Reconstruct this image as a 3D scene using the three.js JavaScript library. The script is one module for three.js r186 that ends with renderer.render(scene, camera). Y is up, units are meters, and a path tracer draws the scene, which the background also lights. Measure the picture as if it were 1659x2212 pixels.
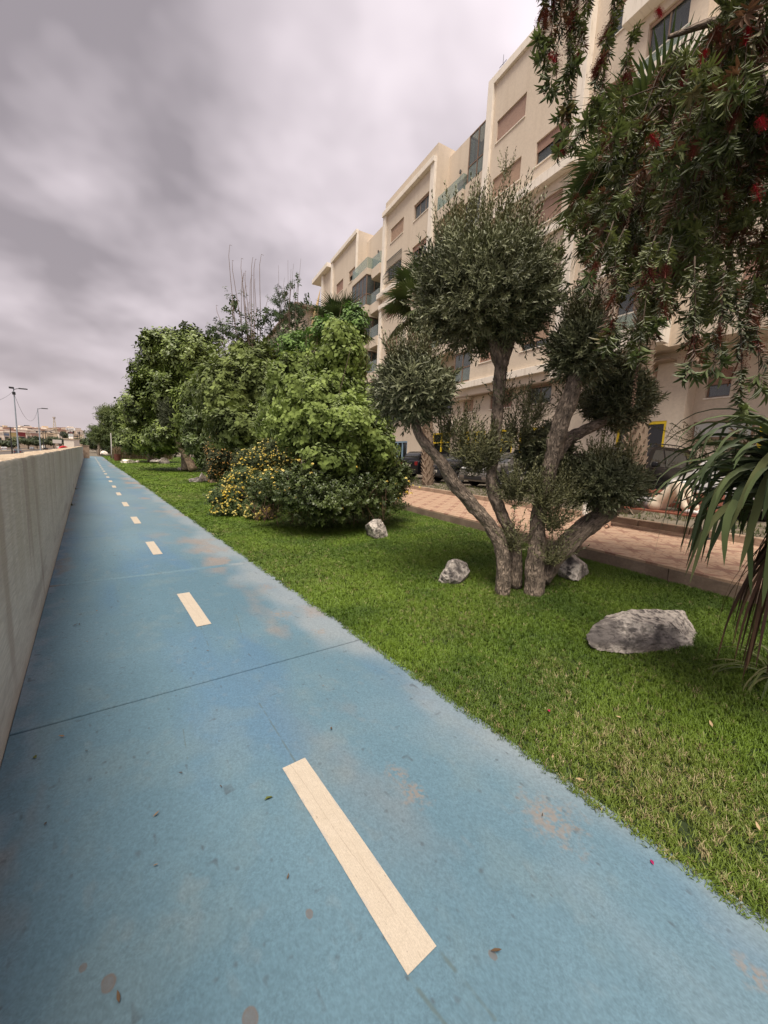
import * as THREE from 'three';
import { mergeGeometries, mergeVertices, toCreasedNormals } from 'three/addons/utils/BufferGeometryUtils.js';
import { MarchingCubes } from 'three/addons/objects/MarchingCubes.js';
import { RoundedBoxGeometry } from 'three/addons/geometries/RoundedBoxGeometry.js';

const V = (x, y, z) => new THREE.Vector3(x, y, z);
const lerp = (a, b, t) => a + (b - a) * t, clamp = (x, a = 0, b = 1) => Math.min(b, Math.max(a, x));
const smooth = (a, b, x) => { const t = clamp((x - a) / (b - a)); return t * t * (3 - 2 * t); };
function rng(s) { let a = (s * 2654435761) >>> 0; return () => { a = (a + 0x6D2B79F5) >>> 0; let t = a; t = Math.imul(t ^ (t >>> 15), t | 1); t ^= t + Math.imul(t ^ (t >>> 7), t | 61); return ((t ^ (t >>> 14)) >>> 0) / 4294967296; }; }
const TAB = new Float32Array(65536); { const r = rng(77); for (let i = 0; i < 65536; i++) TAB[i] = r(); }
function hash3(x, y, z) { return TAB[(Math.imul(x, 73856093) ^ Math.imul(y, 19349663) ^ Math.imul(z, 83492791)) >>> 3 & 65535]; }
function vn(x, y, z = 0) {
  const xi = Math.floor(x), yi = Math.floor(y), zi = Math.floor(z); let u = x - xi, v = y - yi, w = z - zi;
  u = u * u * (3 - 2 * u); v = v * v * (3 - 2 * v); w = w * w * (3 - 2 * w);
  const a = lerp(lerp(hash3(xi, yi, zi), hash3(xi + 1, yi, zi), u), lerp(hash3(xi, yi + 1, zi), hash3(xi + 1, yi + 1, zi), u), v);
  if (w === 0) return a;
  return lerp(a, lerp(lerp(hash3(xi, yi, zi + 1), hash3(xi + 1, yi, zi + 1), u), lerp(hash3(xi, yi + 1, zi + 1), hash3(xi + 1, yi + 1, zi + 1), u), v), w);
}
function fbm(x, y, z = 0, o = 4) { let s = 0, a = .5, n = 0; for (let i = 0; i < o; i++) { s += a * vn(x, y, z); n += a; a *= .5; x = x * 2.03 + 17.1; y = y * 2.03 + 5.3; if (z) z = z * 2.03 + 3.7; } return s / n; }

// ---------------------------------------------------------------- camera, sky, sun, exposure
const scene = new THREE.Scene();
const EYE = 1.62;
const camera = new THREE.PerspectiveCamera(106.04, 3 / 4, .05, 3000);
camera.position.set(0, EYE, 0);
camera.up.set(.04506, .98973, -.135696);
camera.lookAt(.60463, EYE - .13515, -.78496);
camera.updateMatrixWorld();
scene.add(camera);

const renderer = new THREE.WebGLRenderer({ antialias: true });
renderer.setSize(768, 1024);
renderer.toneMapping = THREE.LinearToneMapping;
renderer.toneMappingExposure = 3.4;
renderer.shadowMap.enabled = true;

{ // overcast sky, computed as air and cloud only
  const W = 1536, H = 768, d = new Float32Array(W * H * 4);
  for (let j = 0; j < H; j++) {
    const el = ((j + .5) / H - .5) * Math.PI, y = Math.sin(el), c = Math.cos(el);
    for (let i = 0; i < W; i++) {
      const az = ((i + .5) / W - .5) * 2 * Math.PI, x = Math.cos(az) * c, z = Math.sin(az) * c;
      const k = 4 * (j * W + i);
      const yy = Math.max(y, 0), p = 1 / (yy + .26), px = x * p, pz = z * p;
      const wx = fbm(px * .9 + 3, pz * .9 + 9, .5, 3) - .5, wz = fbm(px * .9 + 13, pz * .9 + 29, .5, 3) - .5;
      const big = fbm(px * .8 + 1.1 * wx + 4.2, pz * .8 + 1.1 * wz + 1.4, .3, 3);
      const mid = fbm(px * 1.9 + .6 * wx + 7.3, pz * 1.9 + .6 * wz - 2.2, .6, 5);
      const fine = fbm(px * 4.6 + .8 * wx, pz * 4.6 + .8 * wz, .9, 4);
      const lowk = smooth(.0, .3, yy); let t = .5 + (1.2 * (big - .5) + 1.4 * (mid - .5) + 1.0 * (fine - .5)) * lerp(.38, 1, lowk) - .06 * (1 - lowk);
      t = clamp(.08 + .84 * t);
      // a broad thinner part of the layer ahead and to the right, thicker to the left
      const g = (dx, dy, dz, w) => { const q = x * dx + yy * dy + z * dz; return Math.exp((q - 1) / w); };
      t += .36 * g(.47, .70, -.54, .045) + .3 * g(.45, .27, -.85, .035) - .2 * g(-.2, .5, -.84, .1) - .16 * g(.2, .66, -.72, .02) - .16 * g(-.1, .16, -.98, .05);
      t = clamp(t, 0, 1.15);
      let r = lerp(.106, .305, t), gg = lerp(.0955, .274, t), b = lerp(.105, .291, t);
      const hz = Math.exp(-yy / .12) * .8; // murky, slightly pink air near the horizon
      r = lerp(r, .20, hz); gg = lerp(gg, .17, hz); b = lerp(b, .168, hz);
      d[k] = r; d[k + 1] = gg; d[k + 2] = b; d[k + 3] = 1;
    }
  }
  const sky = new THREE.DataTexture(d, W, H, THREE.RGBAFormat, THREE.FloatType);
  sky.mapping = THREE.EquirectangularReflectionMapping; sky.magFilter = THREE.LinearFilter; sky.minFilter = THREE.LinearFilter; sky.needsUpdate = true;
  scene.background = sky; scene.environment = sky;
}
const sun = new THREE.DirectionalLight(new THREE.Color(1, .91, .78), 1.5);
sun.position.set(-15, 66, 8); sun.target.position.set(6, 0, -12);
sun.castShadow = true; sun.shadow.radius = 60; sun.shadow.mapSize.set(2048, 2048);
Object.assign(sun.shadow.camera, { left: -80, right: 80, top: 80, bottom: -80, near: 1, far: 260 });
scene.add(sun, sun.target);

// ---------------------------------------------------------------- frames of reference
// path axis: x to the right of the path, z = -distance along it. Promenade and building are turned 9 degrees: u along them, w away from the path.
const AN = 9 * Math.PI / 180, SA = Math.sin(AN), CA = Math.cos(AN), TURN = Math.PI / 2 - AN;
const UW = (u, h, w) => V(SA * u + CA * w, h, -CA * u + SA * w);
const FOC = 833, CX = 829.5, CY = 1106;
const MW = camera.matrixWorld.elements;
function ray(px, py) { const a = px - CX, b = CY - py; return V(MW[0] * a + MW[4] * b - MW[8] * FOC, MW[1] * a + MW[5] * b - MW[9] * FOC, MW[2] * a + MW[6] * b - MW[10] * FOC).multiplyScalar(1 / FOC); }
const at = (px, py, depth) => ray(px, py).multiplyScalar(depth).add(camera.position);   // a surveyed point: sight line and distance
function onLevel(px, py, h) { const r = ray(px, py); return at(px, py, (h - EYE) / r.y); }
const KW = 5.6, PROM = .42, KW2 = 9.0, PARK = .7;                                          // kerb line, promenade level, far kerb, parking level
function lawnH(x, z) { const xk = (KW + SA * -z) / CA; const s = clamp((x - 1.9) / (xk - 1.9)); return .21 * s * s * (3 - 2 * s) * .6 + .21 * s * .4 + .02 * (vn(x * .8, z * .8) - .5) * smooth(0, .15, s) * (1 - smooth(.9, 1, s)); }
function onLawn(px, py) { let p = onLevel(px, py, 0); for (let i = 0; i < 8; i++) p = onLevel(px, py, lawnH(p.x, p.z)); return p; }
const toUW = p => ({ u: SA * p.x - CA * p.z, w: CA * p.x + SA * p.z, h: p.y });

// ---------------------------------------------------------------- naming helpers
const used = {};
function numbered(n) { const k = used[n] = (used[n] ?? -1) + 1; return k ? n + '_' + String(k).padStart(3, '0') : n; }
function tag(o, label, category, group, kind) { if (label) o.userData.label = label; if (category) o.userData.category = category; if (group) o.userData.group = group; if (kind) o.userData.kind = kind; return o; }
function shade(m) { m.castShadow = true; m.receiveShadow = true; return m; }
function thing(name, label, category, pos = V(0, 0, 0), turn = 0, group) { const o = new THREE.Group(); o.name = numbered(name); scene.add(o); o.position.copy(pos); o.rotation.y = turn; return tag(o, label, category, group); }
function part(parent, name, geo, mat, pos, rot) { const m = shade(new THREE.Mesh(geo, mat)); m.name = name; if (pos) m.position.copy(pos); if (rot) m.rotation.set(...rot); parent.add(m); return m; }
function sub(parent, name) { const g = new THREE.Group(); g.name = name; parent.add(g); return g; }
function struct(name, geo, mat) { const m = shade(new THREE.Mesh(geo, mat)); m.name = numbered(name); m.userData.kind = 'structure'; scene.add(m); return m; }

// ---------------------------------------------------------------- geometry helpers
const flat = g => { g = g.index ? g.toNonIndexed() : g; for (const k of Object.keys(g.attributes)) if (!['position', 'normal', 'uv'].includes(k)) g.deleteAttribute(k); if (!g.attributes.uv) g.setAttribute('uv', new THREE.Float32BufferAttribute(new Float32Array(g.attributes.position.count * 2), 2)); return g; };
const merge = gs => mergeGeometries(gs.map(flat), false);
function box(x0, x1, y0, y1, z0, z1) { const g = new THREE.BoxGeometry(x1 - x0, y1 - y0, z1 - z0); g.translate((x0 + x1) / 2, (y0 + y1) / 2, (z0 + z1) / 2); metreUV(g); return g; }
function rbox(x0, x1, y0, y1, z0, z1, r = .01, s = 2) { const g = new RoundedBoxGeometry(x1 - x0, y1 - y0, z1 - z0, s, Math.min(r, (x1 - x0) * .49, (y1 - y0) * .49, (z1 - z0) * .49)); g.translate((x0 + x1) / 2, (y0 + y1) / 2, (z0 + z1) / 2); metreUV(g); return g; }
function metreUV(g) { const p = g.attributes.position, n = g.attributes.normal, uv = new Float32Array(p.count * 2); for (let i = 0; i < p.count; i++) { const ax = Math.abs(n.getX(i)), ay = Math.abs(n.getY(i)), az = Math.abs(n.getZ(i)); let a, b; if (ay > ax && ay > az) { a = p.getX(i); b = p.getZ(i); } else if (ax > az) { a = p.getZ(i); b = p.getY(i); } else { a = p.getX(i); b = p.getY(i); } uv[2 * i] = a; uv[2 * i + 1] = b; } g.setAttribute('uv', new THREE.BufferAttribute(uv, 2)); return g; }
function geoFrom(pos, uv, idx) { const g = new THREE.BufferGeometry(); g.setAttribute('position', new THREE.Float32BufferAttribute(pos, 3)); g.setAttribute('uv', new THREE.Float32BufferAttribute(uv || new Float32Array(pos.length / 3 * 2), 2)); if (idx) g.setIndex(idx); g.computeVertexNormals(); return g; }
// a limb: rings swept along a curve through pts, radii given at pts
function tube(pts, radii, ring = 8, segs, rough = 0, seed = 1, cap = true) {
  const c = new THREE.CatmullRomCurve3(pts, false, 'centripetal'), n = segs || Math.max(2, (pts.length - 1) * 4), pos = [], uv = [], idx = [];
  let nrm = V(1, 0, 0), len = 0, last = null;
  for (let i = 0; i <= n; i++) {
    const t = i / n, p = c.getPoint(t), tg = c.getTangent(t);
    if (Math.abs(nrm.dot(tg)) > .95) nrm = V(0, 0, 1);
    nrm.addScaledVector(tg, -nrm.dot(tg)).normalize(); const bn = V().crossVectors(tg, nrm);
    if (last) len += p.distanceTo(last); last = p;
    const f = t * (radii.length - 1), k = Math.min(radii.length - 2, Math.floor(f)), r0 = radii.length > 1 ? lerp(radii[k], radii[k + 1], f - k) : radii[0];
    for (let j = 0; j <= ring; j++) {
      const a = j / ring * Math.PI * 2, ca = Math.cos(a), sa = Math.sin(a);
      const q = V().copy(p).addScaledVector(nrm, ca * r0).addScaledVector(bn, sa * r0);
      if (rough) { const m = r0 * rough * ((fbm(ca * 1.6 + seed * 7, sa * 1.6 + seed, len * 5 + 1.1, 3) - .5) * 2.2 + (vn(ca * 3 + seed, sa * 3, len * 16 + .3) - .5) * .9); q.addScaledVector(nrm, ca * m).addScaledVector(bn, sa * m); }
      pos.push(q.x, q.y, q.z); uv.push(j / ring * Math.max(.2, r0 * 6), len);
    }
  }
  const s = ring + 1;
  for (let i = 0; i < n; i++) for (let j = 0; j < ring; j++) { const a = i * s + j; idx.push(a, a + s, a + 1, a + 1, a + s, a + s + 1); }
  if (cap) { for (const [row, p, flip] of [[0, c.getPoint(0), 1], [n, c.getPoint(1), 0]]) { const k = pos.length / 3; pos.push(p.x, p.y, p.z); uv.push(0, 0); for (let j = 0; j < ring; j++) { const a = row * s + j; flip ? idx.push(k, a, a + 1) : idx.push(k, a + 1, a); } } }
  return geoFrom(pos, uv, idx);
}
function cyl(r0, r1, h, n = 12, x = 0, y = 0, z = 0) { const g = new THREE.CylinderGeometry(r1, r0, h, n); g.translate(x, y + h / 2, z); return g; }

// ---------------------------------------------------------------- textures and materials
function tex(w, h, fn, srgb = true, rep = 1) {
  const d = new Uint8Array(w * h * 4);
  for (let j = 0; j < h; j++) for (let i = 0; i < w; i++) { const c = fn(i / w, j / h, i, j), k = 4 * (j * w + i); if (typeof c === 'number') { d[k] = d[k + 1] = d[k + 2] = clamp(c) * 255; } else { for (let q = 0; q < 3; q++) d[k + q] = srgb ? 255 * enc(clamp(c[q])) : 255 * clamp(c[q]); } d[k + 3] = 255; }
  const t = new THREE.DataTexture(d, w, h, THREE.RGBAFormat); t.wrapS = t.wrapT = THREE.RepeatWrapping; t.magFilter = THREE.LinearFilter; t.minFilter = THREE.LinearMipmapLinearFilter; t.generateMipmaps = true;
  if (srgb) t.colorSpace = THREE.SRGBColorSpace; t.repeat.set(rep, rep); t.needsUpdate = true; return t;
}
function enc(c) { return c <= .0031308 ? 12.92 * c : 1.055 * Math.pow(c, 1 / 2.4) - .055; }
// noise that repeats every P cells
function pn(x, y, P, s = 0) { const xi = Math.floor(x), yi = Math.floor(y); let u = x - xi, v = y - yi; u = u * u * (3 - 2 * u); v = v * v * (3 - 2 * v); const m = (a) => ((a % P) + P) % P; return lerp(lerp(hash3(m(xi), m(yi), s), hash3(m(xi + 1), m(yi), s), u), lerp(hash3(m(xi), m(yi + 1), s), hash3(m(xi + 1), m(yi + 1), s), u), v); }
function pf(u, v, P, o = 4, s = 0) { let r = 0, a = .5, n = 0; for (let i = 0; i < o; i++) { r += a * pn(u * P, v * P, P, s + i); n += a; a *= .5; P *= 2; } return r / n; }
const mix3 = (a, b, t) => [lerp(a[0], b[0], t), lerp(a[1], b[1], t), lerp(a[2], b[2], t)];
const std = (r, g, b, rough = .8, more = {}) => new THREE.MeshStandardMaterial({ color: new THREE.Color().setRGB(r, g, b), roughness: rough, ...more });
const leafM = (rough = .6, through = .28, more = {}) => through ? new THREE.MeshPhysicalMaterial({ color: 0xffffff, roughness: .92, transmission: through, thickness: 0, side: THREE.DoubleSide, ...more }) : new THREE.MeshStandardMaterial({ color: 0xffffff, roughness: rough, side: THREE.DoubleSide, ...more });
const bumpFine = tex(256, 256, (u, v) => pf(u, v, 32, 3, 4), false);
const glassM = new THREE.MeshPhysicalMaterial({ color: new THREE.Color().setRGB(.55, .6, .6), roughness: .03, transmission: .9, thickness: 0, ior: 1.5, side: THREE.DoubleSide });
const glassGreen = new THREE.MeshPhysicalMaterial({ color: new THREE.Color().setRGB(.68, .76, .73), roughness: .04, transmission: .85, thickness: 0, ior: 1.5, side: THREE.DoubleSide });
const darkM = std(.012, .012, .013, .6), metalDark = std(.03, .032, .035, .45, { metalness: .3 });
const barkTex = tex(256, 512, (u, v) => { const a = pf(u, v * .5, 8, 5, 2), r = Math.abs(pf(u, v * .25, 16, 3, 9) - .5) * 3; return mix3([.055, .043, .033], [.33, .26, .20], clamp(a * 1.2 + r * .6 - .35)); }); barkTex.repeat.set(3, 4);
const barkBump = tex(256, 512, (u, v) => clamp(pf(u, v * .5, 8, 5, 2) * .6 + Math.abs(pf(u, v * .25, 16, 3, 9) - .5) * 2), false); barkBump.repeat.set(3, 4);
const bark = new THREE.MeshStandardMaterial({ map: barkTex, roughness: .95, bumpMap: barkBump, bumpScale: .02 });
const barkPale = new THREE.MeshStandardMaterial({ map: barkTex, color: new THREE.Color().setRGB(1.25, 1.15, 1.05), roughness: .95, bumpMap: barkBump, bumpScale: .01 });
const twigM = std(.13, .095, .07, .9), twigGreen = std(.13, .14, .05, .8);
// ================================================================ THE GROUND
const soilTex = tex(512, 512, (u, v) => { const a = pf(u, v, 6, 5, 31), b = pf(u, v, 40, 3, 35); return mix3(mix3([.018, .03, .008], [.035, .055, .012], a), [.075, .06, .035], smooth(.55, .8, a * .5 + b * .5)); }, true, 1 / 2);
{ // one sheet: the land on this side of the retaining wall and the lower land with the road
  const g = [];
  const quad = (x0, x1, z0, z1, y) => { const q = new THREE.PlaneGeometry(x1 - x0, z1 - z0); q.rotateX(-Math.PI / 2); q.translate((x0 + x1) / 2, y, (z0 + z1) / 2); return metreUV(q); };
  g.push(quad(-.6, 2000, -2000, 900, -.12), quad(-2000, -.6, -2000, 900, -2.3), box(-.61, -.58, -2.3, -.12, -2000, 900));
  struct('ground', merge(g), new THREE.MeshStandardMaterial({ map: tex(256, 256, (u, v) => mix3([.1, .085, .06], [.2, .165, .12], pf(u, v, 8, 5, 61)), true, .15), roughness: 1 }));
}
// ---- blue bike path: slabs cast in line, with open joints
const PX0 = -.42, PX1 = 1.93, SLAB = 2.87, J0 = 2.78;
function pathColor(x, z, seed, near) {
  const e = clamp((x - PX0) / (PX1 - PX0));
  const a = fbm(x * .9 + seed, z * .55 + seed, .4, 4), b = fbm(x * 5 + seed, z * 4, .7, 4), f = vn(x * 110, z * 110 + seed), f2 = vn(x * 260 + 3, z * 260 + seed), s = fbm(x * 2.2 + 40, z * .5 + seed, .2, 4);
  let c = mix3([.084, .160, .212], [.110, .194, .250], smooth(.3, .72, a));
  c = mix3(c, [.07, .155, .265], .5 * smooth(.5, .75, s));
  c = mix3(c, [.14, .20, .22], .35 * smooth(.48, .78, b));                         // chalky worn paint
  const edge = smooth(.78, 1.0, e + (fbm(x * 1.7, z * 1.1 + seed, .9, 3) - .5) * .5);
  c = mix3(c, [.26, .285, .30], .7 * edge);
  const rust = smooth(.52, .74, fbm(x * 2.1 + 9, z * 1.25 + seed, .31, 5)) * smooth(.5, .9, e + (a - .5) * .5);
  c = mix3(c, [.27, .19, .14], .85 * rust * (.55 + .6 * b));
  const wallside = smooth(.1, .0, e + (b - .5) * .12);
  c = mix3(c, [.23, .27, .32], .6 * wallside * smooth(.4, .7, b));
  c = mix3(c, [.19, .14, .11], .7 * wallside * smooth(.55, .75, fbm(x * 6, z * 2.5 + seed, .8, 3)));
  const smallw = smooth(.62, .8, fbm(x * 14 + 3, z * 9 + seed, .6, 3)); c = mix3(c, [.2, .225, .23], .16 * smallw); const speck = vn(x * 33 + 11, z * 24 + seed); if (speck > .9) c = mix3(c, [.05, .06, .07], (speck - .9) * 6);
  const k = 1 + (f - .5) * .22 + (f2 - .5) * .26; return c.map(v => v * k);
}
const stains = [[668, 1976, .013], [232, 2127, .02], [540, 2202, .022], [178, 2093, .011], [855, 1665, .05], [893, 1713, .06], [1175, 1755, .12], [575, 1268, .1], [1055, 2053, .012], [610, 1327, .1], [690, 1365, .06], [1600, 2085, .05]].map(([x, y, r]) => { const p = onLevel(x, y, 0); return [p.x, p.z, r]; });
const scratches = [[[560, 1520], [640, 1650], 3], [[880, 2107], [960, 2212], 4], [[505, 1310], [525, 1380], 2], [[395, 1575], [405, 1640], 2], [[945, 2050], [1060, 2190], 4], [[430, 1345], [450, 1395], 2]].map(([a, b, w]) => { const p = onLevel(...a, 0), q = onLevel(...b, 0); return [p.x, p.z, q.x, q.z, w * .0016]; });
const nearTex = tex(1024, 1536, (u, v) => {
  const x = PX0 + u * (PX1 - PX0), z = .1 - v * 5.8; let c = pathColor(x, z, 3.3, true);
  for (const [sx, sz, r] of stains) { const d = Math.hypot(x - sx, (z - sz) * .8) / r; if (d < 1.5) { const soft = r > .045, k = soft ? .55 * smooth(1.3, .1, d + (fbm(x * 30, z * 30, .3, 4) - .5) * 2.2) * smooth(.3, .6, fbm(x * 75, z * 75, .5, 2)) : .8 * smooth(1.05, .85, d + (vn(x * 60, z * 60) - .5) * .3) * (.75 + .3 * smooth(.6, 1, d)); c = mix3(c, soft ? [.26, .19, .14] : [.13, .10, .085], k); } }
  for (const [ax, az, bx, bz, w] of scratches) { const l2 = (bx - ax) ** 2 + (bz - az) ** 2, t = clamp(((x - ax) * (bx - ax) + (z - az) * (bz - az)) / l2), d = Math.hypot(x - lerp(ax, bx, t), z - lerp(az, bz, t) + .012 * (vn(x * 9, z * 9) - .5)); if (d < w * 2) c = mix3(c, [.075, .10, .09], .6 * smooth(w * 1.6, w * .3, d) * smooth(.15, .6, vn(x * 30, z * 30))); }
  return c;
});
nearTex.wrapS = nearTex.wrapT = THREE.ClampToEdgeWrapping;
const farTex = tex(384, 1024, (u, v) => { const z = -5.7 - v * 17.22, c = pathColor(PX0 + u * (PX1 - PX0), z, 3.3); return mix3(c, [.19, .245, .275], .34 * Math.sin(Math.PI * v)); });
const pathBump = tex(512, 512, (u, v) => .6 * pf(u, v, 64, 3, 71) + .4 * pf(u, v, 16, 2, 75), false, 1);
{
  const path = thing('bike_path', null, null); path.userData.kind = 'structure';
  const mk = m => new THREE.MeshStandardMaterial({ map: m, roughness: .78, bumpMap: pathBump, bumpScale: .0025 });
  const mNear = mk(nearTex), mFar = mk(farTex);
  for (let k = -1; k < 26; k++) {
    const skew = .075, za = J0 + (k - 1) * SLAB, zb = za + SLAB, gp = .006;
    const sh = new THREE.Shape([[PX0, za + gp], [PX1, za + gp - skew], [PX1, zb - gp - skew], [PX0, zb - gp]].map(([x, z]) => new THREE.Vector2(x, z)));
    const g = new THREE.ExtrudeGeometry(sh, { depth: .1, bevelEnabled: true, bevelThickness: .005, bevelSize: .004, bevelSegments: 1, bevelOffset: -.004 });
    g.rotateX(-Math.PI / 2); g.translate(0, -.105, 0);   // shape y becomes -z
    const p = g.attributes.position, uv = g.attributes.uv, near = k < 2;
    for (let i = 0; i < p.count; i++) { const x = p.getX(i), z = p.getZ(i); uv.setXY(i, (x - PX0) / (PX1 - PX0), near ? clamp((.1 - z) / 5.8) : (-5.7 - z) / 17.22); }
    if (za > 72) break;
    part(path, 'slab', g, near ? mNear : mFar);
  }
  const dashTex = tex(256, 1024, (u, v) => {
    const a = fbm(u * 3, v * 24, .3, 4), f = vn(u * 40, v * 320), g2 = vn(u * 14, v * 110 + 7); let c = mix3([.455, .39, .31], [.50, .435, .355], a);
    c = c.map(q => q * (.9 + .2 * f)); if (g2 > .93) c = mix3(c, [.2, .17, .14], (g2 - .93) * 9);
    const l1 = .62 - .3 * v + .03 * Math.sin(v * 9) + .02 * (vn(0, v * 60) - .5), l2 = .5 + .36 * v + .03 * (vn(3, v * 40) - .5);
    if (Math.abs(u - l1) < .02 && v > .15) c = mix3(c, [.25, .2, .16], .42 * smooth(.02, .005, Math.abs(u - l1)) * smooth(.1, .5, fbm(u * 8, v * 60, .2, 2)));
    if (Math.abs(u - l2) < .02 && v < .75) c = mix3(c, [.3, .24, .19], .35 * smooth(.02, .004, Math.abs(u - l2)) * smooth(.2, .6, fbm(u * 8 + 9, v * 50, .2, 2)));
    return mix3(c, [.34, .33, .32], .5 * smooth(.35, .5, Math.abs(u - .5) + .1 * (vn(u * 20, v * 120) - .5)) * smooth(.5, .8, vn(u * 6, v * 25)));
  });
  const dm = new THREE.MeshStandardMaterial({ map: dashTex, roughness: .75, bumpMap: pathBump, bumpScale: .0015 });
  const ds = new THREE.Shape(); const r = rng(5); const N = 12; const L = [], Rr = []; for (let i = 0; i <= N; i++) { const e = i > 0 && i < N ? .0016 : 0; L.push(new THREE.Vector2(-.064 + (r() - .5) * e, i / N)); Rr.unshift(new THREE.Vector2(.064 + (r() - .5) * e, i / N)); }
  ds.setFromPoints([...L, ...Rr].reverse());
  const dg = new THREE.ShapeGeometry(ds); { const uv = dg.attributes.uv, p = dg.attributes.position; for (let i = 0; i < p.count; i++) uv.setXY(i, p.getX(i) / .128 + .5, p.getY(i)); } dg.rotateX(-Math.PI / 2);
  for (let k = 0; k < 23; k++) part(path, 'painted_dash', dg, dm, V(.797, .004, -(.715 + 2.995 * k)), [0, .004 * Math.sin(k * 7), 0]);
}
// ---- parapet wall on the left
{
  const wallTex = tex(1024, 512, (u, v) => { // u along 12 m, v up 1.6 m
    const a = pf(u, v, 6, 5, 3), f = pf(u, v, 128, 2, 8); let c = mix3([.52, .49, .435], [.62, .59, .535], a); c = c.map(q => q * (.86 + .28 * f));
    const st = pn(u * 46, 0, 46, 5) * .6 + pn(u * 130, 0, 130, 6) * .4, len = .15 + .95 * pn(u * 46, 3, 46, 7), wob = pf(u, v, 16, 3, 12);
    c = mix3(c, [.34, .27, .235], .6 * smooth(.56, .72, st + (wob - .5) * .12) * smooth(1 - len - .1, 1 - len + .2, v));
    c = mix3(c, [.44, .41, .32], .4 * smooth(.5, .7, pn(u * 80, 1, 80, 21)) * smooth(.1, .7, v));
    c = mix3(c, [.27, .22, .195], .5 * smooth(.5, .75, pf(u, v, 10, 4, 44)) * smooth(.55, .1, v));
    return mix3(c, [.43, .34, .25], .35 * smooth(.12, .0, v + (a - .5) * .15));
  });
  const wb = tex(256, 256, (u, v) => pf(u, v, 48, 4, 14), false, 3);
  const wm = new THREE.MeshStandardMaterial({ map: wallTex, roughness: .95, bumpMap: wb, bumpScale: .003 });
  const topTex = tex(512, 256, (u, v) => { const a = pf(u, v, 8, 5, 81), s = pf(u * .25, v, 32, 3, 85); return mix3([.36, .26, .17], [.72, .6, .45], clamp(a * .7 + s * .5 - .1)); }, true);
  const wall = thing('parapet_wall', 'long grey concrete wall with stained face and sandy rough top beside the blue path', 'wall');
  const build = (z0, z1, n, topY) => { // cross-section swept along z with a hand-made unevenness
    const pos = [], uv = [], idx = [], cp = [], cu = [], ci = [];
    for (let i = 0; i <= n; i++) {
      const z = lerp(z0, z1, i / n), j = .010 * (fbm(z * 2.1, 3, .2, 3) - .5) * 2, t = topY + .012 * (fbm(z * 3.3, 8, .4, 3) - .5) * 2, f = PX0 - .004;
      const prof = [[f + .004, -.3], [f + j * .3, .25], [f + j * .6, .8], [f + j, t - .035], [f - .012 + j, t - .006]];
      prof.forEach(([x, y]) => { pos.push(x, y, -z); uv.push(z / 12, (y + .05) / 1.6); });
      [[f - .012 + j, t - .006], [f - .03 + j, t + .004 * vn(z * 9, 1)], [f - .12, t + .008 * vn(z * 5, 2)], [f - .2, t - .004], [f - .22, t - .03], [f - .22, -2.4]].forEach(([x, y], q) => { cp.push(x, y, -z); cu.push(z / 1.6, q < 5 ? x / .8 : y); });
    }
    for (let i = 0; i < n; i++) { for (let q = 0; q < 4; q++) { const a = i * 5 + q; idx.push(a, a + 5, a + 1, a + 1, a + 5, a + 6); } for (let q = 0; q < 5; q++) { const a = i * 6 + q; ci.push(a, a + 6, a + 1, a + 1, a + 6, a + 7); } }
    return [geoFrom(pos, uv, idx), geoFrom(cp, cu, ci)];
  };
  const [face, top] = build(-6, 62, 700, 1.5);
  part(wall, 'wall_face', face, wm); part(wall, 'wall_top', top, new THREE.MeshStandardMaterial({ map: topTex, roughness: 1, bumpMap: wb, bumpScale: .015 }));
}
// ---- lawn
{
  const nx = 60, nz = 260, pos = [], uv = [], idx = [];
  for (let j = 0; j <= nz; j++) { const z = lerp(5, -95, j / nz), xk = (KW - SA * z) / CA + .02; for (let i = 0; i <= nx; i++) { const x = lerp(1.86, xk, Math.pow(i / nx, 1.3)); const y = lawnH(x, z) - (i === 0 ? .03 : .004); pos.push(x, y, z); uv.push(x, z); } }
  for (let j = 0; j < nz; j++) for (let i = 0; i < nx; i++) { const a = j * (nx + 1) + i; idx.push(a, a + 1, a + nx + 1, a + 1, a + nx + 2, a + nx + 1); }
  struct('lawn', geoFrom(pos, uv, idx), new THREE.MeshStandardMaterial({ map: soilTex, roughness: 1 }));
}
function tuftGeo(n, h, spread, wd, seed) { // a tuft of n bent blades
  const r = rng(seed), pos = [], idx = [];
  for (let i = 0; i < n; i++) {
    const a = r() * 6.283, d = Math.sqrt(r()) * spread, x = Math.cos(a) * d, z = Math.sin(a) * d, l = h * (.55 + .6 * r()), b = r() * 6.283, lean = l * (.25 + .85 * r()), w = wd * (.7 + .6 * r());
    const cx = Math.cos(b), cz = Math.sin(b), sx = -cz * w / 2, sz = cx * w / 2, k = pos.length / 3;
    pos.push(x - sx, -.01, z - sz, x + sx, -.01, z + sz, x + cx * lean * .35 - sx * .85, l * .62, z + cz * lean * .35 - sz * .85, x + cx * lean * .35 + sx * .85, l * .62, z + cz * lean * .35 + sz * .85, x + cx * lean, l * (.95 - .25 * r()), z + cz * lean);
    idx.push(k, k + 1, k + 2, k + 1, k + 3, k + 2, k + 2, k + 3, k + 4);
  }
  return geoFrom(pos, null, idx);
}
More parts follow.
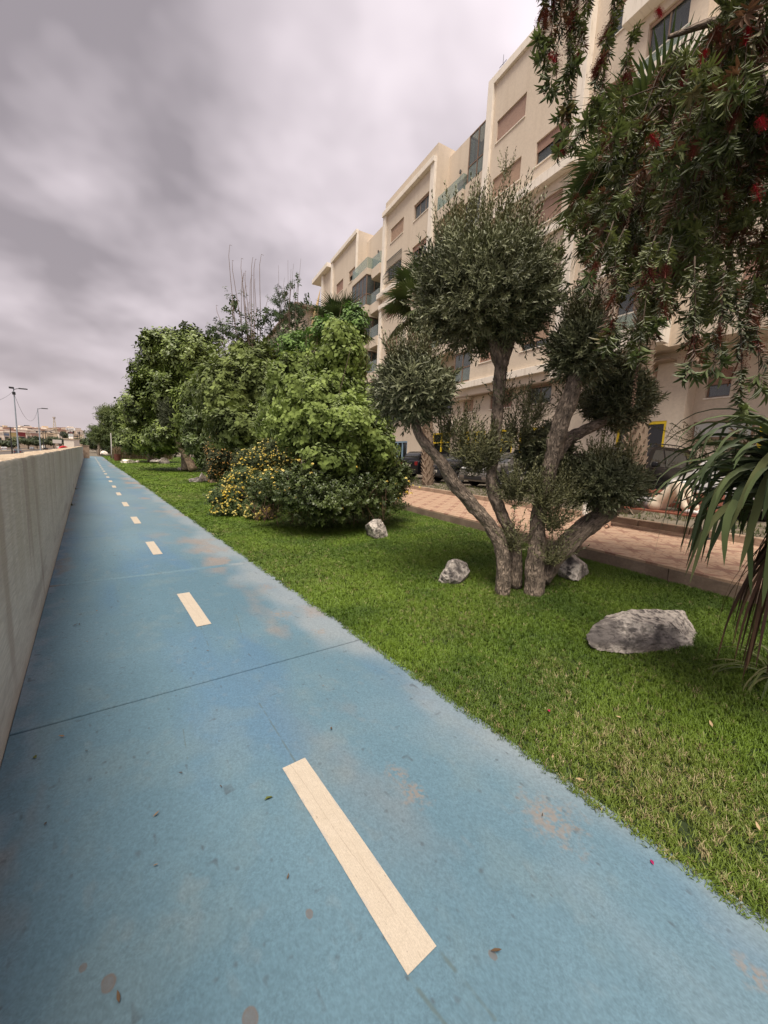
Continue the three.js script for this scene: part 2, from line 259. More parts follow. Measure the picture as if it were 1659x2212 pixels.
function scatter(name, label, geo, mat, items, kindLabel) { // items: [x,y,z, rotY, scale, color, tiltx, tiltz]
  const m = new THREE.InstancedMesh(geo, mat, items.length), M = new THREE.Matrix4(), q = new THREE.Quaternion(), e = new THREE.Euler(), c = new THREE.Color();
  items.forEach((t, i) => { e.set(t[6] || 0, t[3], t[7] || 0); q.setFromEuler(e); const s = t[4]; M.compose(V(t[0], t[1], t[2]), q, Array.isArray(s) ? V(...s) : V(s, s, s)); m.setMatrixAt(i, M); c.setRGB(...t[5]); m.setColorAt(i, c); });
  m.name = name; shade(m); m.userData.kind = 'stuff'; return m;
}
const dryPatch = [[1195, 1435, .22, .7], [1450, 1700, .5, .75], [1200, 1480, .2, .4], [1000, 1360, .25, .35], [1350, 1620, .5, .5], [1560, 1760, .6, .6], [400, 1075, 1.2, .5], [640, 1150, .5, .3], [1100, 1300, .35, .5]].map(([x, y, r, k]) => { const p = onLawn(x, y); return [p.x, p.z, r, k]; });
{
  const grassM = leafM(.6, 0), r = rng(21), zones = [[-.9, 3.2, 3000, .040, 1, 7], [3.2, 7.5, 1900, .044, 1.25, 7], [7.5, 16, 800, .05, 1.9, 7], [16, 32, 260, .06, 3.0, 7], [32, 80, 70, .07, 5, 7]];
  const geos = [tuftGeo(7, 1, .55, .105, 1), tuftGeo(7, 1, .55, .1, 2), tuftGeo(8, 1, .6, .09, 3)];
  const lists = [[], [], []];
  for (const [z0, z1, dens, h, sp] of zones) {
    const xm = (KW + SA * z1) / CA, area = (xm - 1.86) * (z1 - z0), n = Math.round(area * dens);
    for (let i = 0; i < n; i++) {
      const z = -lerp(z0, z1, r()), x = lerp(1.87, xm, r()), xk = (KW - SA * z) / CA; if (x > xk - .02) continue;
      const edge = x - 1.86, ragged = .05 * fbm(z * 2.5, 4, .2, 3) + .03 * vn(z * 14, 2); if (edge < ragged * (z0 < 8 ? 1 : 2) - .02) continue;
      let dry = clamp(.9 * (fbm(x * 1.1 + 5, z * 1.1, .4, 4) - .47) + .2 * (1 - smooth(0, 1.0, edge)) * smooth(2.5, -.5, -z)); let bare = 0;
      for (const [dx, dz, rr, k] of dryPatch) { const d = Math.hypot(x - dx, z - dz) / rr; if (d < 1.4) dry += k * .5 * smooth(1.4, .2, d); }
      const t = r(), v = fbm(x * 2.2, z * 2.2, .8, 3);
      let c = mix3([.06, .118, .004], [.138, .222, .014], clamp(v * 2 - .5 + (t - .5) * .6)); if (r() < dry * .22 + .012) c = mix3([.26, .21, .09], [.38, .32, .17], r()); else c = mix3(c, [.135, .16, .03], clamp(dry) * .7);
      const hh = h * (.65 + .7 * fbm(x * 1.7 + 9, z * 1.7, .3, 3)) * (1 - .45 * (1 - smooth(0, .12, edge))) * (1 + .5 * smooth(.5, 0, xk - x));
      lists[i % 3].push([x, lawnH(x, z) - .004, z, r() * 6.283, [h * sp, hh, h * sp], c, (r() - .5) * .3, (r() - .5) * .3]);
    }
  }
  const grass = new THREE.Group(); grass.name = 'grass'; tag(grass, 'short green lawn grass between the blue path and the tiled promenade', 'grass', null, 'stuff'); scene.add(grass);
  lists.forEach((l, i) => grass.add(scatter('blades', '', geos[i], grassM, l)));
}
// ---- promenade: kerb wall, tiles, far kerb, strip and parking
const inUW = (name, kind) => { const g = new THREE.Group(); g.name = numbered(name); g.rotation.y = TURN; if (kind) g.userData.kind = kind; scene.add(g); return g; };
const concTex = tex(512, 256, (u, v) => { const a = pf(u, v, 5, 5, 91), f = pf(u, v, 64, 2, 95); return mix3([.15, .105, .075], [.33, .25, .19], clamp(a * 1.2 - .1)).map(q => q * (.85 + .3 * f)); }, true, .7);
const concM = new THREE.MeshStandardMaterial({ map: concTex, roughness: .95, bumpMap: bumpFine, bumpScale: .003 });
const concPale = new THREE.MeshStandardMaterial({ map: concTex, color: new THREE.Color().setRGB(1.35, 1.3, 1.25), roughness: .95, bumpMap: bumpFine, bumpScale: .004 });
{
  const prom = inUW('promenade', 'structure'), r = rng(9);
  part(prom, 'bed', box(-8, 90, -.2, PROM - .035, KW + .03, KW2), std(.12, .09, .07, 1));
  for (let u = -8; u < 90; u += u < 14 ? 1.5 : 6) { const l = u < 14 ? 1.5 : 6; part(prom, 'kerb_face', rbox(u + .004, u + l - .004, -.15, PROM - .03 + (r() - .5) * .003, KW + (r() - .5) * .006, KW + .1, .006, 1), concM); }
  const tileTex = v0 => tex(256, 256, (u, v) => { // a moulded tile: raised petals on a redder field, worn pale
    const x = u * 2 - 1, y = v * 2 - 1, q = Math.atan2(y, x), d = Math.hypot(x, y), pet = Math.abs(Math.cos(q * 4)) * .8, sq = Math.max(Math.abs(x), Math.abs(y));
    const f = fbm(u * 6 + v0 * 9, v * 6, .3, 4), g = vn(u * 70 + v0, v * 70); const line = smooth(.06, .02, Math.abs(d - pet)) + smooth(.05, .02, Math.abs(Math.abs(x) - Math.abs(y))) * .7 + smooth(.03, .0, Math.abs(sq - .93));
    const patch = d < pet || (sq > .55 && Math.abs(Math.abs(x) - Math.abs(y)) > .25);
    let c = patch ? mix3([.42, .27, .18], [.52, .37, .26], f) : mix3([.25, .125, .085], [.36, .21, .15], f);
    c = mix3(c, [.22, .14, .10], .55 * clamp(line)); c = mix3(c, [.34, .24, .18], .35 * smooth(.4, .7, f)); return c.map(k => k * (.88 + .24 * g));
  });
  const mats = [0, 1, 2].map(k => new THREE.MeshStandardMaterial({ map: tileTex(k), roughness: .7, bumpMap: bumpFine, bumpScale: .002 }));
  const tw = .565, n = 6, w0 = KW + .002; const tg = (() => { const g = new RoundedBoxGeometry(tw - .008, .035, tw - .008, 1, .005); const p = g.attributes.position, uv = g.attributes.uv; for (let i = 0; i < p.count; i++) uv.setXY(i, p.getX(i) / tw + .5, p.getZ(i) / tw + .5); return g; })();
  const rest = [];
  for (let i = 0; i < 160; i++) for (let j = 0; j < n; j++) {
    const u = -5.2 + i * tw + tw / 2, w = w0 + j * tw + tw / 2, y = PROM - .0175 + (r() - .5) * .003;
    if (i < 49) part(prom, 'tile', tg, mats[(i * 5 + j * 3 + (r() * 3 | 0)) % 3], V(u, y, w), [0, (r() * 4 | 0) * Math.PI / 2, 0]); else rest.push(tg.clone().translate(u, y, w));
  }
  part(prom, 'far_tiles', merge(rest), mats[0]).userData.kind = 'stuff';
  const k2 = inUW('far_kerb', 'structure');
  for (let u = -8; u < 40; u += .98) part(k2, 'kerb_stone', rbox(u + .006, u + .974, .2, PROM + .14 + (r() - .5) * .006, KW2 - .006 + (r() - .5) * .008, KW2 + .14, .02, 2), concPale);
  const lot = inUW('parking_ground', 'structure');
  const pg = new THREE.PlaneGeometry(110, 26, 60, 26); pg.rotateX(-Math.PI / 2); pg.translate(40, 0, KW2 + .1 + 13); { const p = pg.attributes.position; for (let i = 0; i < p.count; i++) { const w = p.getZ(i) - KW2; p.setY(i, lerp(PROM + .1, PARK, smooth(0, 1.4, w))); } pg.computeVertexNormals(); metreUV(pg); }
  part(lot, 'paved_sheet', pg, new THREE.MeshStandardMaterial({ map: tex(256, 256, (u, v) => mix3([.09, .075, .055], [.2, .165, .125], pf(u, v, 8, 5, 62)), true, .5), roughness: 1 }));
  const items = []; for (let i = 0; i < 5200; i++) { const u = -4 + 44 * Math.pow(r(), 1.5), w = KW2 + .16 + 1.25 * r(), g = fbm(u * .8, w * 1.5, .4, 3); if (g < .42) continue; const p = UW(u, lerp(PROM + .1, PARK, smooth(0, 1.4, w - KW2)), w); items.push([p.x, p.y, p.z, r() * 6.3, [.07, .05 + .05 * r(), .07], mix3([.05, .09, .015], [.2, .17, .06], r() * .8)]); }
  const gs = scatter('grass_strip', '', tuftGeo(7, 1, .6, .1, 4), leafM(.6, .2), items); gs.name = numbered('grass_strip'); tag(gs, 'patchy dry weeds and grass behind the far kerb of the promenade', 'grass', null, 'stuff'); scene.add(gs);
}
// ---- the road below the wall
{
  const rg = new THREE.PlaneGeometry(46, 900, 1, 1); rg.rotateX(-Math.PI / 2); rg.translate(-31, -2.26, -380); metreUV(rg);
  struct('road', rg, new THREE.MeshStandardMaterial({ map: tex(256, 256, (u, v) => mix3([.075, .06, .05], [.125, .105, .09], pf(u, v, 8, 5, 63)), true, .1), roughness: .9 }));
  const mg = new THREE.PlaneGeometry(2.2, 900); mg.rotateX(-Math.PI / 2); mg.translate(-27, -2.25, -380); metreUV(mg); const kb = box(-28.2, -25.8, -2.26, -2.1, -830, 70);
  struct('road_median', kb, std(.26, .2, .14, 1));
}
// ================================================================ APARTMENT BUILDING (local axes: u along the street, y up, w away from it)
const stuccoTex = tex(1024, 1024, (u, v) => { const a = pf(u, v, 4, 5, 101), f = pf(u, v, 128, 2, 105), s = pn(u * 40, 0, 40, 107) * .5 + pf(u, v * .2, 20, 3, 108) * .5; let c = mix3([.60, .505, .40], [.68, .585, .475], a); c = mix3(c, [.54, .45, .35], .3 * smooth(.55, .78, s)); return c.map(q => q * (.93 + .14 * f)); }, true, 1 / 7);
const stuccoBump = tex(256, 256, (u, v) => pf(u, v, 64, 3, 111), false, 1);
const stucco = new THREE.MeshStandardMaterial({ map: stuccoTex, roughness: .95, bumpMap: stuccoBump, bumpScale: .004 });
const trimTex = tex(512, 512, (u, v) => { const a = pf(u, v, 6, 4, 121), s = pf(u, v * .15, 24, 3, 123); return mix3(mix3([.80, .73, .63], [.86, .79, .70], a), [.52, .45, .37], .4 * smooth(.55, .8, s)); }, true, .5);
const trimW = new THREE.MeshStandardMaterial({ map: trimTex, roughness: .9 });
const slatBump = tex(8, 64, (u, v, i, j) => { const k = (j % 16) / 16; return Math.sin(k * Math.PI); }, false, 1); slatBump.repeat.set(1, 5.2);
const shutM = [[.33, .20, .15], [.36, .235, .18], [.40, .27, .19]].map(c => std(...c, .6, { bumpMap: slatBump, bumpScale: .012 }));
const frameM = std(.20, .125, .085, .5), frameAlu = std(.30, .22, .165, .5), yellowM = std(.78, .56, .02, .45), soffitM = std(.36, .28, .21, .95);
const curtain = std(.62, .55, .45, .9), roomM = std(.02, .019, .018, .9), pinkM = std(.7, .28, .3, .9);
const W0 = 16.8, WL = 17.3;
function wallPanel(parent, u0, u1, h0, h1, w, holes, mat = stucco, depth = .3) {
  const s = new THREE.Shape([[u0, h0], [u1, h0], [u1, h1], [u0, h1]].map(p => new THREE.Vector2(...p)));
  for (const [a, b, c, d] of holes) { const p = new THREE.Path([[a, c], [a, d], [b, d], [b, c]].map(q => new THREE.Vector2(...q))); s.holes.push(p); }
  const g = new THREE.ExtrudeGeometry(s, { depth, bevelEnabled: false }); g.translate(0, 0, w); return part(parent, 'wall', g, mat);
}
let winSeed = 1;
// one window: frame, panes, roller shutter (shut = share that is down), what shows of the room
function win(parent, u0, u1, h0, h1, w, shut = 1, o = {}) {
  const g = sub(parent, 'window'), f = .055, wi = w + .13, fm = o.frame || frameM, k = winSeed++;
  part(g, 'interior', box(u0 + .001, u1 - .001, h0 + .001, h1 - .001, w + .265, w + .285), o.room || roomM);
  const n = o.n || 2, bars = [box(u0, u1, h0, h0 + f, wi, wi + .06), box(u0, u1, h1 - f, h1, wi, wi + .06), box(u0, u0 + f, h0 + f, h1 - f, wi, wi + .06), box(u1 - f, u1, h0 + f, h1 - f, wi, wi + .06)];
  for (let i = 1; i < n; i++) { const c = lerp(u0, u1, i / n); bars.push(box(c - f * .5, c + f * .5, h0 + f, h1 - f, wi + .003, wi + .055)); }
  const hs = lerp(h1 - .02, h0 + .02, shut);
  if (shut < .97) { part(g, 'frame', merge(bars), fm); for (let i = 0; i < n; i++) { const a = lerp(u0 + f, u1 - f, i / n), b = lerp(u0 + f, u1 - f, (i + 1) / n); if (o.open === i) continue; part(g, 'pane', box(a, b, h0 + f, h1 - f, wi + .022, wi + .03), glassM); }
    if (o.curtain !== undefined) { const gs = []; for (let i = 0; i < 9; i++) { const a = lerp(u0 + .06, lerp(u0, u1, o.curtain), i / 9), b = lerp(u0 + .06, lerp(u0, u1, o.curtain), (i + 1) / 9); gs.push(box(a, b, h0 + .06, h1 - .06, w + .22 - .02 * (i % 2), w + .24)); } part(g, 'curtain', merge(gs), o.cmat || curtain); } }
  if (shut > .03) { const sg = box(u0 + .004, u1 - .004, hs, h1 - .003, w + .085, w + .115); { const uv = sg.attributes.uv; for (let i = 0; i < uv.count; i++) uv.setXY(i, uv.getX(i), uv.getY(i) / 1.15); } part(g, 'shutter', sg, shutM[k % 3]); }
  part(g, 'sill', box(u0 - .04, u1 + .04, h0 - .05, h0 - .002, w - .05, w + .1), trimW);
  return g;
}
const ROW = [20.02, 16.98, 13.88, 10.85, 7.8], WH = 1.17;   // sills of the upper floors
const apt = thing('apartment_building', 'long beige apartment building with white framed blocks and recessed balconies facing the promenade', 'building', V(0, 0, 0), TURN);
// ---- first block
function frontWindows(u, w, list) { for (const [a, b, r, shut, o] of list) win(apt, a, b, ROW[r], ROW[r] + WH, w, shut, o || {}); return list.map(([a, b, r]) => [a, b, ROW[r], ROW[r] + WH]); }
function block(u0, u1, h0, h1, w, wins, back = 29) { const holes = frontWindows(0, w, wins); wallPanel(apt, u0, u1, h0, h1, w, holes); part(apt, 'block', box(u0, u1, h0, h1, w + .3, back), stucco); }
block(13.9, 20.2, 6.0, 23.62, W0, [[17.25, 19.4, 0, 1], [17.25, 19.4, 1, 1], [14.25, 16.25, 1, .42, { n: 2, open: 0 }], [14.3, 16.0, 2, 1], [17.25, 19.4, 2, 1], [14.3, 16.1, 3, 1], [17.25, 19.4, 3, .6], [14.3, 16.1, 4, .7], [17.25, 19.4, 4, 1]]);
const trim = (u0, u1, h0, h1, w0, w1, name = 'trim') => part(apt, name, rbox(u0, u1, h0, h1, w0, w1, .012, 1), trimW);
trim(19.78, 20.24, 16.1, 23.72, W0 - .16, W0 + .3); trim(13.86, 19.777, 23.3, 23.72, W0 - .16, W0 + .3); trim(13.6, 20.26, 15.62, 16.08, W0 - .38, W0 + .02, 'cornice'); trim(13.55, 13.97, 16.1, 23.295, W0 - .16, W0 + .3);
trim(13.3, 13.88, 6.02, 13.1, W0 - .14, W0 + .3); trim(13.3, 16.6, 13.1, 13.5, W0 - .2, W0 + .3); trim(14.0, 21.4, 6.42, 6.8, W0 - .22, W0 + .02, 'cornice');
// ---- second block
block(25.35, 33.1, 6.0, 23.8, W0, [[26.05, 28.25, 0, .1, { n: 3, frame: frameAlu }], [29.8, 31.95, 0, 1], [26.15, 28.2, 1, .3, { open: 1, n: 3 }], [29.85, 32.3, 1, 0, { n: 3 }], [26.2, 28.2, 2, .8], [29.9, 32.0, 2, 1], [26.2, 28.2, 3, 1], [29.9, 32.0, 3, 1], [26.2, 28.2, 4, 1], [29.9, 32.0, 4, 1]]);
trim(25.42, 25.9, 9.2, 22.58, W0 - .2, W0 + .01); trim(25.42, 33.14, 22.584, 22.95, W0 - .32, W0 + .01); trim(32.68, 33.14, 16.33, 22.58, W0 - .2, W0 + .01); trim(27.7, 33.5, 15.9, 16.32, W0 - .38, W0 + .01, 'cornice');
trim(32.75, 33.2, 6.0, 14.9, W0 - .2, W0 + .01); trim(28.4, 33.2, 14.904, 15.3, W0 - .3, W0 + .01); trim(28.4, 28.8, 6.0, 14.9, W0 - .2, W0 + .01);
{ const g = sub(apt, 'window_grille'), bars = []; const u0 = 29.8, u1 = 32.35, h0 = 17.0, h1 = 18.75; for (let i = 0; i <= 14; i++) { const u = lerp(u0, u1, i / 14); bars.push(tube([V(u, h1, W0 - .06), V(u, 17.9, W0 - .1), V(u, 17.45, W0 - .36), V(u, h0 - .1, W0 - .3), V(u, h0 - .12, W0 - .05)], [.014], 4, 8)); if (i < 14) { const t = new THREE.TorusGeometry(.08, .012, 4, 8); t.translate(u + .09, h1 - .1, W0 - .08); bars.push(t); } } for (const [h, d] of [[h1, .08], [17.9, .1], [17.2, .37], [h0 - .1, .2]]) bars.push(box(u0, u1, h - .012, h + .012, W0 - d - .012, W0 - d + .012)); part(g, 'bars', merge(bars), metalDark); }
// ---- third block and the end piece with its eave
block(38.9, 46.2, 6.0, 24.3, W0, [[39.2, 41.1, 0, .45, { open: 1 }], [42.7, 44.8, 0, 1], [39.2, 41.1, 1, .5, { open: 0 }], [42.7, 44.8, 1, .3], [39.2, 41.1, 2, 1], [42.7, 44.8, 2, 1], [39.2, 41.1, 3, 1], [42.7, 44.8, 3, 1]]);
trim(38.86, 39.1, 16.6, 23.95, W0 - .18, W0 + .01); trim(38.86, 46.24, 23.954, 24.36, W0 - .26, W0 + .01); trim(45.75, 46.24, 16.6, 23.95, W0 - .18, W0 + .01); trim(38.3, 46.4, 16.15, 16.597, W0 - .3, W0 + .01, 'cornice');
block(46.2, 50.2, 6.0, 24.1, W0 + .3, [[46.9, 48.3, 1, .2], [46.9, 48.3, 0, .1, {}], [46.9, 48.3, 2, 1]]);
trim(49.7, 50.25, 6, 24.1, W0 + .02, W0 + .3); part(apt, 'eave', rbox(47.4, 53.2, 24.11, 24.6, W0 - .3, W0 + 9, .02, 1), trimW); part(apt, 'end_balcony', merge([box(50.2, 52.2, 17.9, 18.2, 18, 23)]), stucco); part(apt, 'glass_railing', box(52.1, 52.12, 18.2, 19.4, 18, 23), glassGreen);
// ---- recess between first and second block: balconies with glass, glazed bay
function recess(u0, u1, hTop, wins) { const holes = wins.map(q => q.slice(0, 4)); wallPanel(apt, u0, u1, .6, hTop, 17.85, holes); for (const q of wins) win(apt, ...q.slice(0, 4), 17.85, q[4] ?? .25, q[5] || { n: 2, curtain: .6 }); part(apt, 'block', box(u0, u1, .6, hTop, 18.15, 29), stucco); }
const doors = []; for (let k = 0; k < 5; k++) doors.push([22.7, 24.3, 18.75 - 3.1 * k, 20.95 - 3.1 * k, k ? .3 : .12, { n: 2, curtain: .75, frame: frameAlu }]);
recess(20.2, 25.35, 23.25, doors);
function balcony(u0, u1, h, w0, w1, glass = .95, par = .72, name = 'balcony') {
  const b = sub(apt, name), r = Math.min(.35, (u1 - u0) / 3);
  const s = new THREE.Shape(); s.moveTo(u0, w1); s.lineTo(u0, w0 + .02); s.lineTo(u0 + .02, w0); s.lineTo(u1 - r, w0); s.quadraticCurveTo(u1, w0, u1, w0 + r); s.lineTo(u1, w1);
  const g = new THREE.ExtrudeGeometry(s, { depth: .18, bevelEnabled: false, curveSegments: 6 }); g.rotateX(Math.PI / 2); g.translate(0, h + .18, 0); part(b, 'slab', g, stucco);
  part(b, 'parapet', merge([box(u0, u1 - r * .3, h + .18, h + par, w0 + .004, w0 + .12), box(u0 + .004, u0 + .12, h + .18, h + par, w0 + .12, w1), box(u1 - .12, u1 - .004, h + .18, h + par, w0 + r, w1)]), stucco);
  if (glass) { const n = Math.max(1, Math.round((u1 - u0) / 1.2)); for (let i = 0; i < n; i++) part(b, 'glass_panel', box(lerp(u0 + .04, u1 - .04, i / n) + .012, lerp(u0 + .04, u1 - .04, (i + 1) / n) - .012, h + par + .02, h + par + glass, w0 + .05, w0 + .062), glassGreen); for (const u of [u0 + .05, u1 - .06]) part(b, 'glass_panel', box(u, u + .012, h + par + .02, h + par + glass, w0 + .08, w1 - .03), glassGreen); }
  return b;
}
for (let k = 0; k < 5; k++) balcony(22.2, 25.1, 18.45 - 3.1 * k, 16.75, 17.85, .95);
function glazedBay(u0, u1, h0, h1, w0, w1, lower = .9) { // brown posts, clear panes, green glass below
  const b = sub(apt, 'glazed_bay'), f = .07, posts = [], n = Math.max(2, Math.round((u1 - u0) / .85));
  for (let i = 0; i <= n; i++) { const u = lerp(u0, u1 - f, i / n); posts.push(box(u, u + f, h0, h1, w0, w0 + f)); }
  for (const u of [u0, u1 - f]) posts.push(box(u, u + f, h0, h1, (w0 + w1) / 2, (w0 + w1) / 2 + f));
  for (const h of [h0, h0 + lower, h1 - f]) { posts.push(box(u0 + f, u1 - f, h, h + f, w0 + .004, w0 + f - .004)); for (const u of [u0, u1 - f]) posts.push(box(u + .004, u + f - .004, h, h + f, w0 + f, w1)); }
  part(b, 'frame', merge(posts), frameM);
  for (let i = 0; i < n; i++) { const a = lerp(u0 + f, u1 - f, i / n), c = lerp(u0 + f, u1 - f, (i + 1) / n); part(b, 'pane', box(a, c, h0 + lower + f, h1 - f, w0 + .03, w0 + .04), glassM); part(b, 'lower_pane', box(a, c, h0 + f, h0 + lower, w0 + .03, w0 + .04), glassGreen); }
  for (const u of [u0 + .03, u1 - .04]) { part(b, 'pane', box(u, u + .01, h0 + lower + f, h1 - f, w0 + f, w1), glassM); part(b, 'lower_pane', box(u, u + .01, h0 + f, h0 + lower, w0 + f, w1), glassGreen); }
  part(b, 'interior', box(u0 + f, u1 - f, h0, h1, w1 - .02, w1 - .004), std(.2, .16, .12, .9));
  part(b, 'curtain', merge([0, 1, 2, 3].map(i => box(u0 + .1 + i * .13, u0 + .2 + i * .13, h0 + .05, h1 - .1, w1 - .2 - .03 * (i % 2), w1 - .17))), curtain);
}
glazedBay(20.28, 22.05, 19.35, 22.15, 16.95, 17.85, .95);
for (let k = 0; k < 5; k++) { part(apt, 'bay_parapet', box(20.24, 22.1, 18.2 - 3.1 * k, 19.34 - 3.1 * k, 16.9, 17.849), stucco); if (k) glazedBay(20.28, 22.05, 19.35 - 3.1 * k, 21.25 - 3.1 * k, 16.95, 17.85, .9); }
// ---- recess between second and third block
recess(33.1, 38.9, 23.5, [0, 1, 2, 3, 4].map(k => [33.5, 34.9, 18.75 - 3.1 * k, 20.95 - 3.1 * k, .15, { n: 2, curtain: .5 }]));
for (let k = 0; k < 5; k++) balcony(33.2, 35.0, 18.15 - 3.1 * k, 16.5, 17.85, 1.0, .85);
balcony(35.3, 38.85, 18.75, 16.2, 17.85, .95, .55);
for (let k = 0; k < 4; k++) { part(apt, 'bay_parapet', box(35.3, 38.85, 15.05 - 3.1 * k - (k ? 0 : 0), 16.05 - 3.1 * k + (k ? 0 : .0), 16.2, 17.849), stucco); glazedBay(35.34, 38.8, 16.06 - 3.1 * k, 18.74 - 3.1 * k - (k ? .6 : 0), 16.25, 17.85, k === 1 ? .02 : .95); }
{ const bars = []; for (let i = 0; i <= 8; i++) bars.push(box(lerp(35.3, 38.8, i / 8), lerp(35.3, 38.8, i / 8) + .03, 12.96, 13.9, 16.14, 16.17)); for (let i = 0; i < 5; i++) bars.push(box(35.3, 38.83, 13.0 + i * .22, 13.03 + i * .22, 16.13, 16.139)); part(apt, 'balcony_railing', merge(bars), metalDark); }
// ---- right-hand part, mostly behind the bottlebrush
{ const L = []; for (let r = 0; r < 5; r++) L.push([11.65, 12.95, r, r === 2 ? 0 : .1, r === 2 ? { n: 2, curtain: .75, cmat: pinkM, frame: frameAlu } : { n: 2, frame: frameAlu }]); block(10.9, 13.9, 6.0, 23.3, 17.0, L.map(q => q)); }
block(8.4, 10.9, 6.3, 23.9, 15.95, [0, 1, 2, 3, 4].map(r => [9.0, 10.4, r, .1, { n: 2, frame: frameAlu }]));
for (let r = 0; r < 5; r++) { part(apt, 'glass_railing', box(8.9, 10.6, ROW[r] - .7, ROW[r] - .02, 15.9, 15.92), glassGreen); part(apt, 'balcony_front', box(8.2, 11.2, ROW[r] - 1.5, ROW[r] - .75, 15.5, 15.949), trimW); }
block(-8, 8.4, 6.3, 23.6, 16.4, [1.2, 4.6].flatMap(u => [0, 1, 2, 3, 4].map(r => [u, u + 1.9, r, (r + u | 0) % 3 ? 1 : .4])));
// ---- ground and first floor
{
  const f1 = [[22.5, 23.4, .05, { n: 1 }], [19.86, 21.2, 1], [16.85, 18.65, 1], [14.2, 15.75, .25, { n: 2, curtain: .5, frame: frameAlu }], [9.15, 10.5, .95]], h0 = 5.0, h1 = 6.15;
  const shops = [[28.2, 31.5, 1.6, 3.25], [22.4, 24.6, .72, 3.75], [18.85, 21.35, .72, 3.72], [16.55, 18.45, .72, 3.72], [14.1, 16.05, .72, 3.72], [8.55, 10.5, .72, 3.68]];
  wallPanel(apt, 8.0, 20.2, .4, 6.6, WL, [...f1.slice(1).filter(q => q[1] < 20).map(q => [q[0], q[1], h0, h1]), ...shops.slice(3), [18.85, 20.1, .72, 3.72]]);
  wallPanel(apt, 20.2, 34, .4, 6.6, WL, [[20.21, 21.2, h0, h1], [22.5, 23.4, h0, h1], [28.2, 31.5, 1.6, 3.25], [22.4, 24.6, .72, 3.75], [20.21, 21.35, .72, 3.72]]);
  wallPanel(apt, 34, 50.2, .4, 6.6, WL, []);
  part(apt, 'ground_block', box(8.0, 50.2, .4, 5.99, WL + .31, 29), stucco);
  for (const q of f1) win(apt, q[0], q[1], h0, h1, WL, q[2], q[3] || {});
  shops.forEach(([a, b, c, d], i) => {
    const s = sub(apt, 'shopfront'), m = i ? yellowM : std(.25, .38, .5, .5), n = Math.max(2, Math.round((b - a) / .9)), bars = [];
    for (let k = 0; k <= n; k++) { const u = lerp(a, b - .09, k / n); bars.push(box(u, u + .09, c, d - .12, WL + .02, WL + .1)); }
    bars.push(box(a, b, d - .12, d, WL + .016, WL + .104)); if (i && i < 5) bars.push(box(a + .09, b - .09, d - .75, d - .68, WL + .024, WL + .096));
    if (i === 2) for (let k = 0; k < 7; k++) bars.push(box(b - .85, b - .1, d - .66 + k * .075, d - .63 + k * .075, WL + .03, WL + .08));
    part(s, 'frame', merge(bars), m);
    part(s, 'shop_glass', box(a + .005, b - .005, c, d - .12, WL + .11, WL + .12), new THREE.MeshStandardMaterial({ color: new THREE.Color().setRGB(.012, .013, .014), roughness: .06 }));
  });
  part(apt, 'soffit', box(8.5, 50.2, 5.93, 5.998, W0 - .001, WL - .002), soffitM);
  wallPanel(apt, -8, 8.0, .4, 6.3, 17.9, [[6.9, 7.65, 4.5, 5.55], [4.9, 5.6, 4.5, 5.6], [2.6, 4.2, 4.3, 5.7], [4.4, 5.9, 2.4, 3.5]]); part(apt, 'block', box(-8, 8.0, .4, 6.29, 18.25, 29), stucco); part(apt, 'corner_wall', box(7.98, 8.4, .4, 6.28, 17.31, 18.2), stucco);
  win(apt, 6.9, 7.65, 4.5, 5.55, 17.9, .55, { n: 1 }); win(apt, 4.9, 5.6, 4.5, 5.6, 17.9, 1); win(apt, 2.6, 4.2, 4.3, 5.7, 17.9, 1);
  { const s = sub(apt, 'shopfront'); part(s, 'frame', merge([box(4.4, 5.9, 3.38, 3.5, 17.92, 18), box(5.78, 5.9, 2.4, 3.37, 17.92, 18), box(4.4, 4.52, 2.4, 3.37, 17.92, 18)]), yellowM); part(s, 'shop_glass', box(4.52, 5.78, 2.4, 3.37, 18.02, 18.03), darkM); }
  // sign board, air conditioner, small red plate, antenna
  const sb = thing('sign_board', 'small blank grey sign board in a metal frame on the beige wall above the dark hatchback', 'sign', UW(6.9, 0, 17.9), TURN); part(sb, 'board', rbox(-.85, .85, 3.02, 3.55, -.16, -.12, .01, 1), std(.38, .38, .36, .5)); part(sb, 'frame', merge([box(-.9, .9, 2.96, 3.01, -.18, -.1), box(-.9, .9, 3.56, 3.61, -.18, -.1), box(-.9, -.86, 3.01, 3.56, -.18, -.1), box(.86, .9, 3.01, 3.56, -.18, -.1), box(-.6, -.5, 3.1, 3.4, -.1, 0), box(.5, .6, 3.1, 3.4, -.1, 0)]), frameM);
  sb.userData.label = 'blank grey sign board in a metal frame on the beige wall above the black car with roof rails';
  const ac = thing('air_conditioner', 'white air conditioner unit with round fan grille on the wall above a yellow shop frame', 'air conditioner', UW(22.15, 3.85, WL), TURN); part(ac, 'casing', rbox(-.45, .45, 0, .62, -.34, -.04, .03), std(.7, .62, .52, .5)); const fan = []; for (let k = 1; k < 6; k++) { const t = new THREE.TorusGeometry(.055 * k, .009, 4, 20); t.translate(.1, .32, -.35); fan.push(t); } part(ac, 'fan_grille', merge(fan), metalDark); { const d = new THREE.CylinderGeometry(.27, .27, .012, 24); d.rotateX(Math.PI / 2); d.translate(.1, .32, -.339); part(ac, 'fan_opening', d, darkM); } part(ac, 'bracket', merge([box(-.36, -.32, -.06, -.005, -.34, 0), box(.32, .36, -.06, -.005, -.34, 0)]), metalDark);
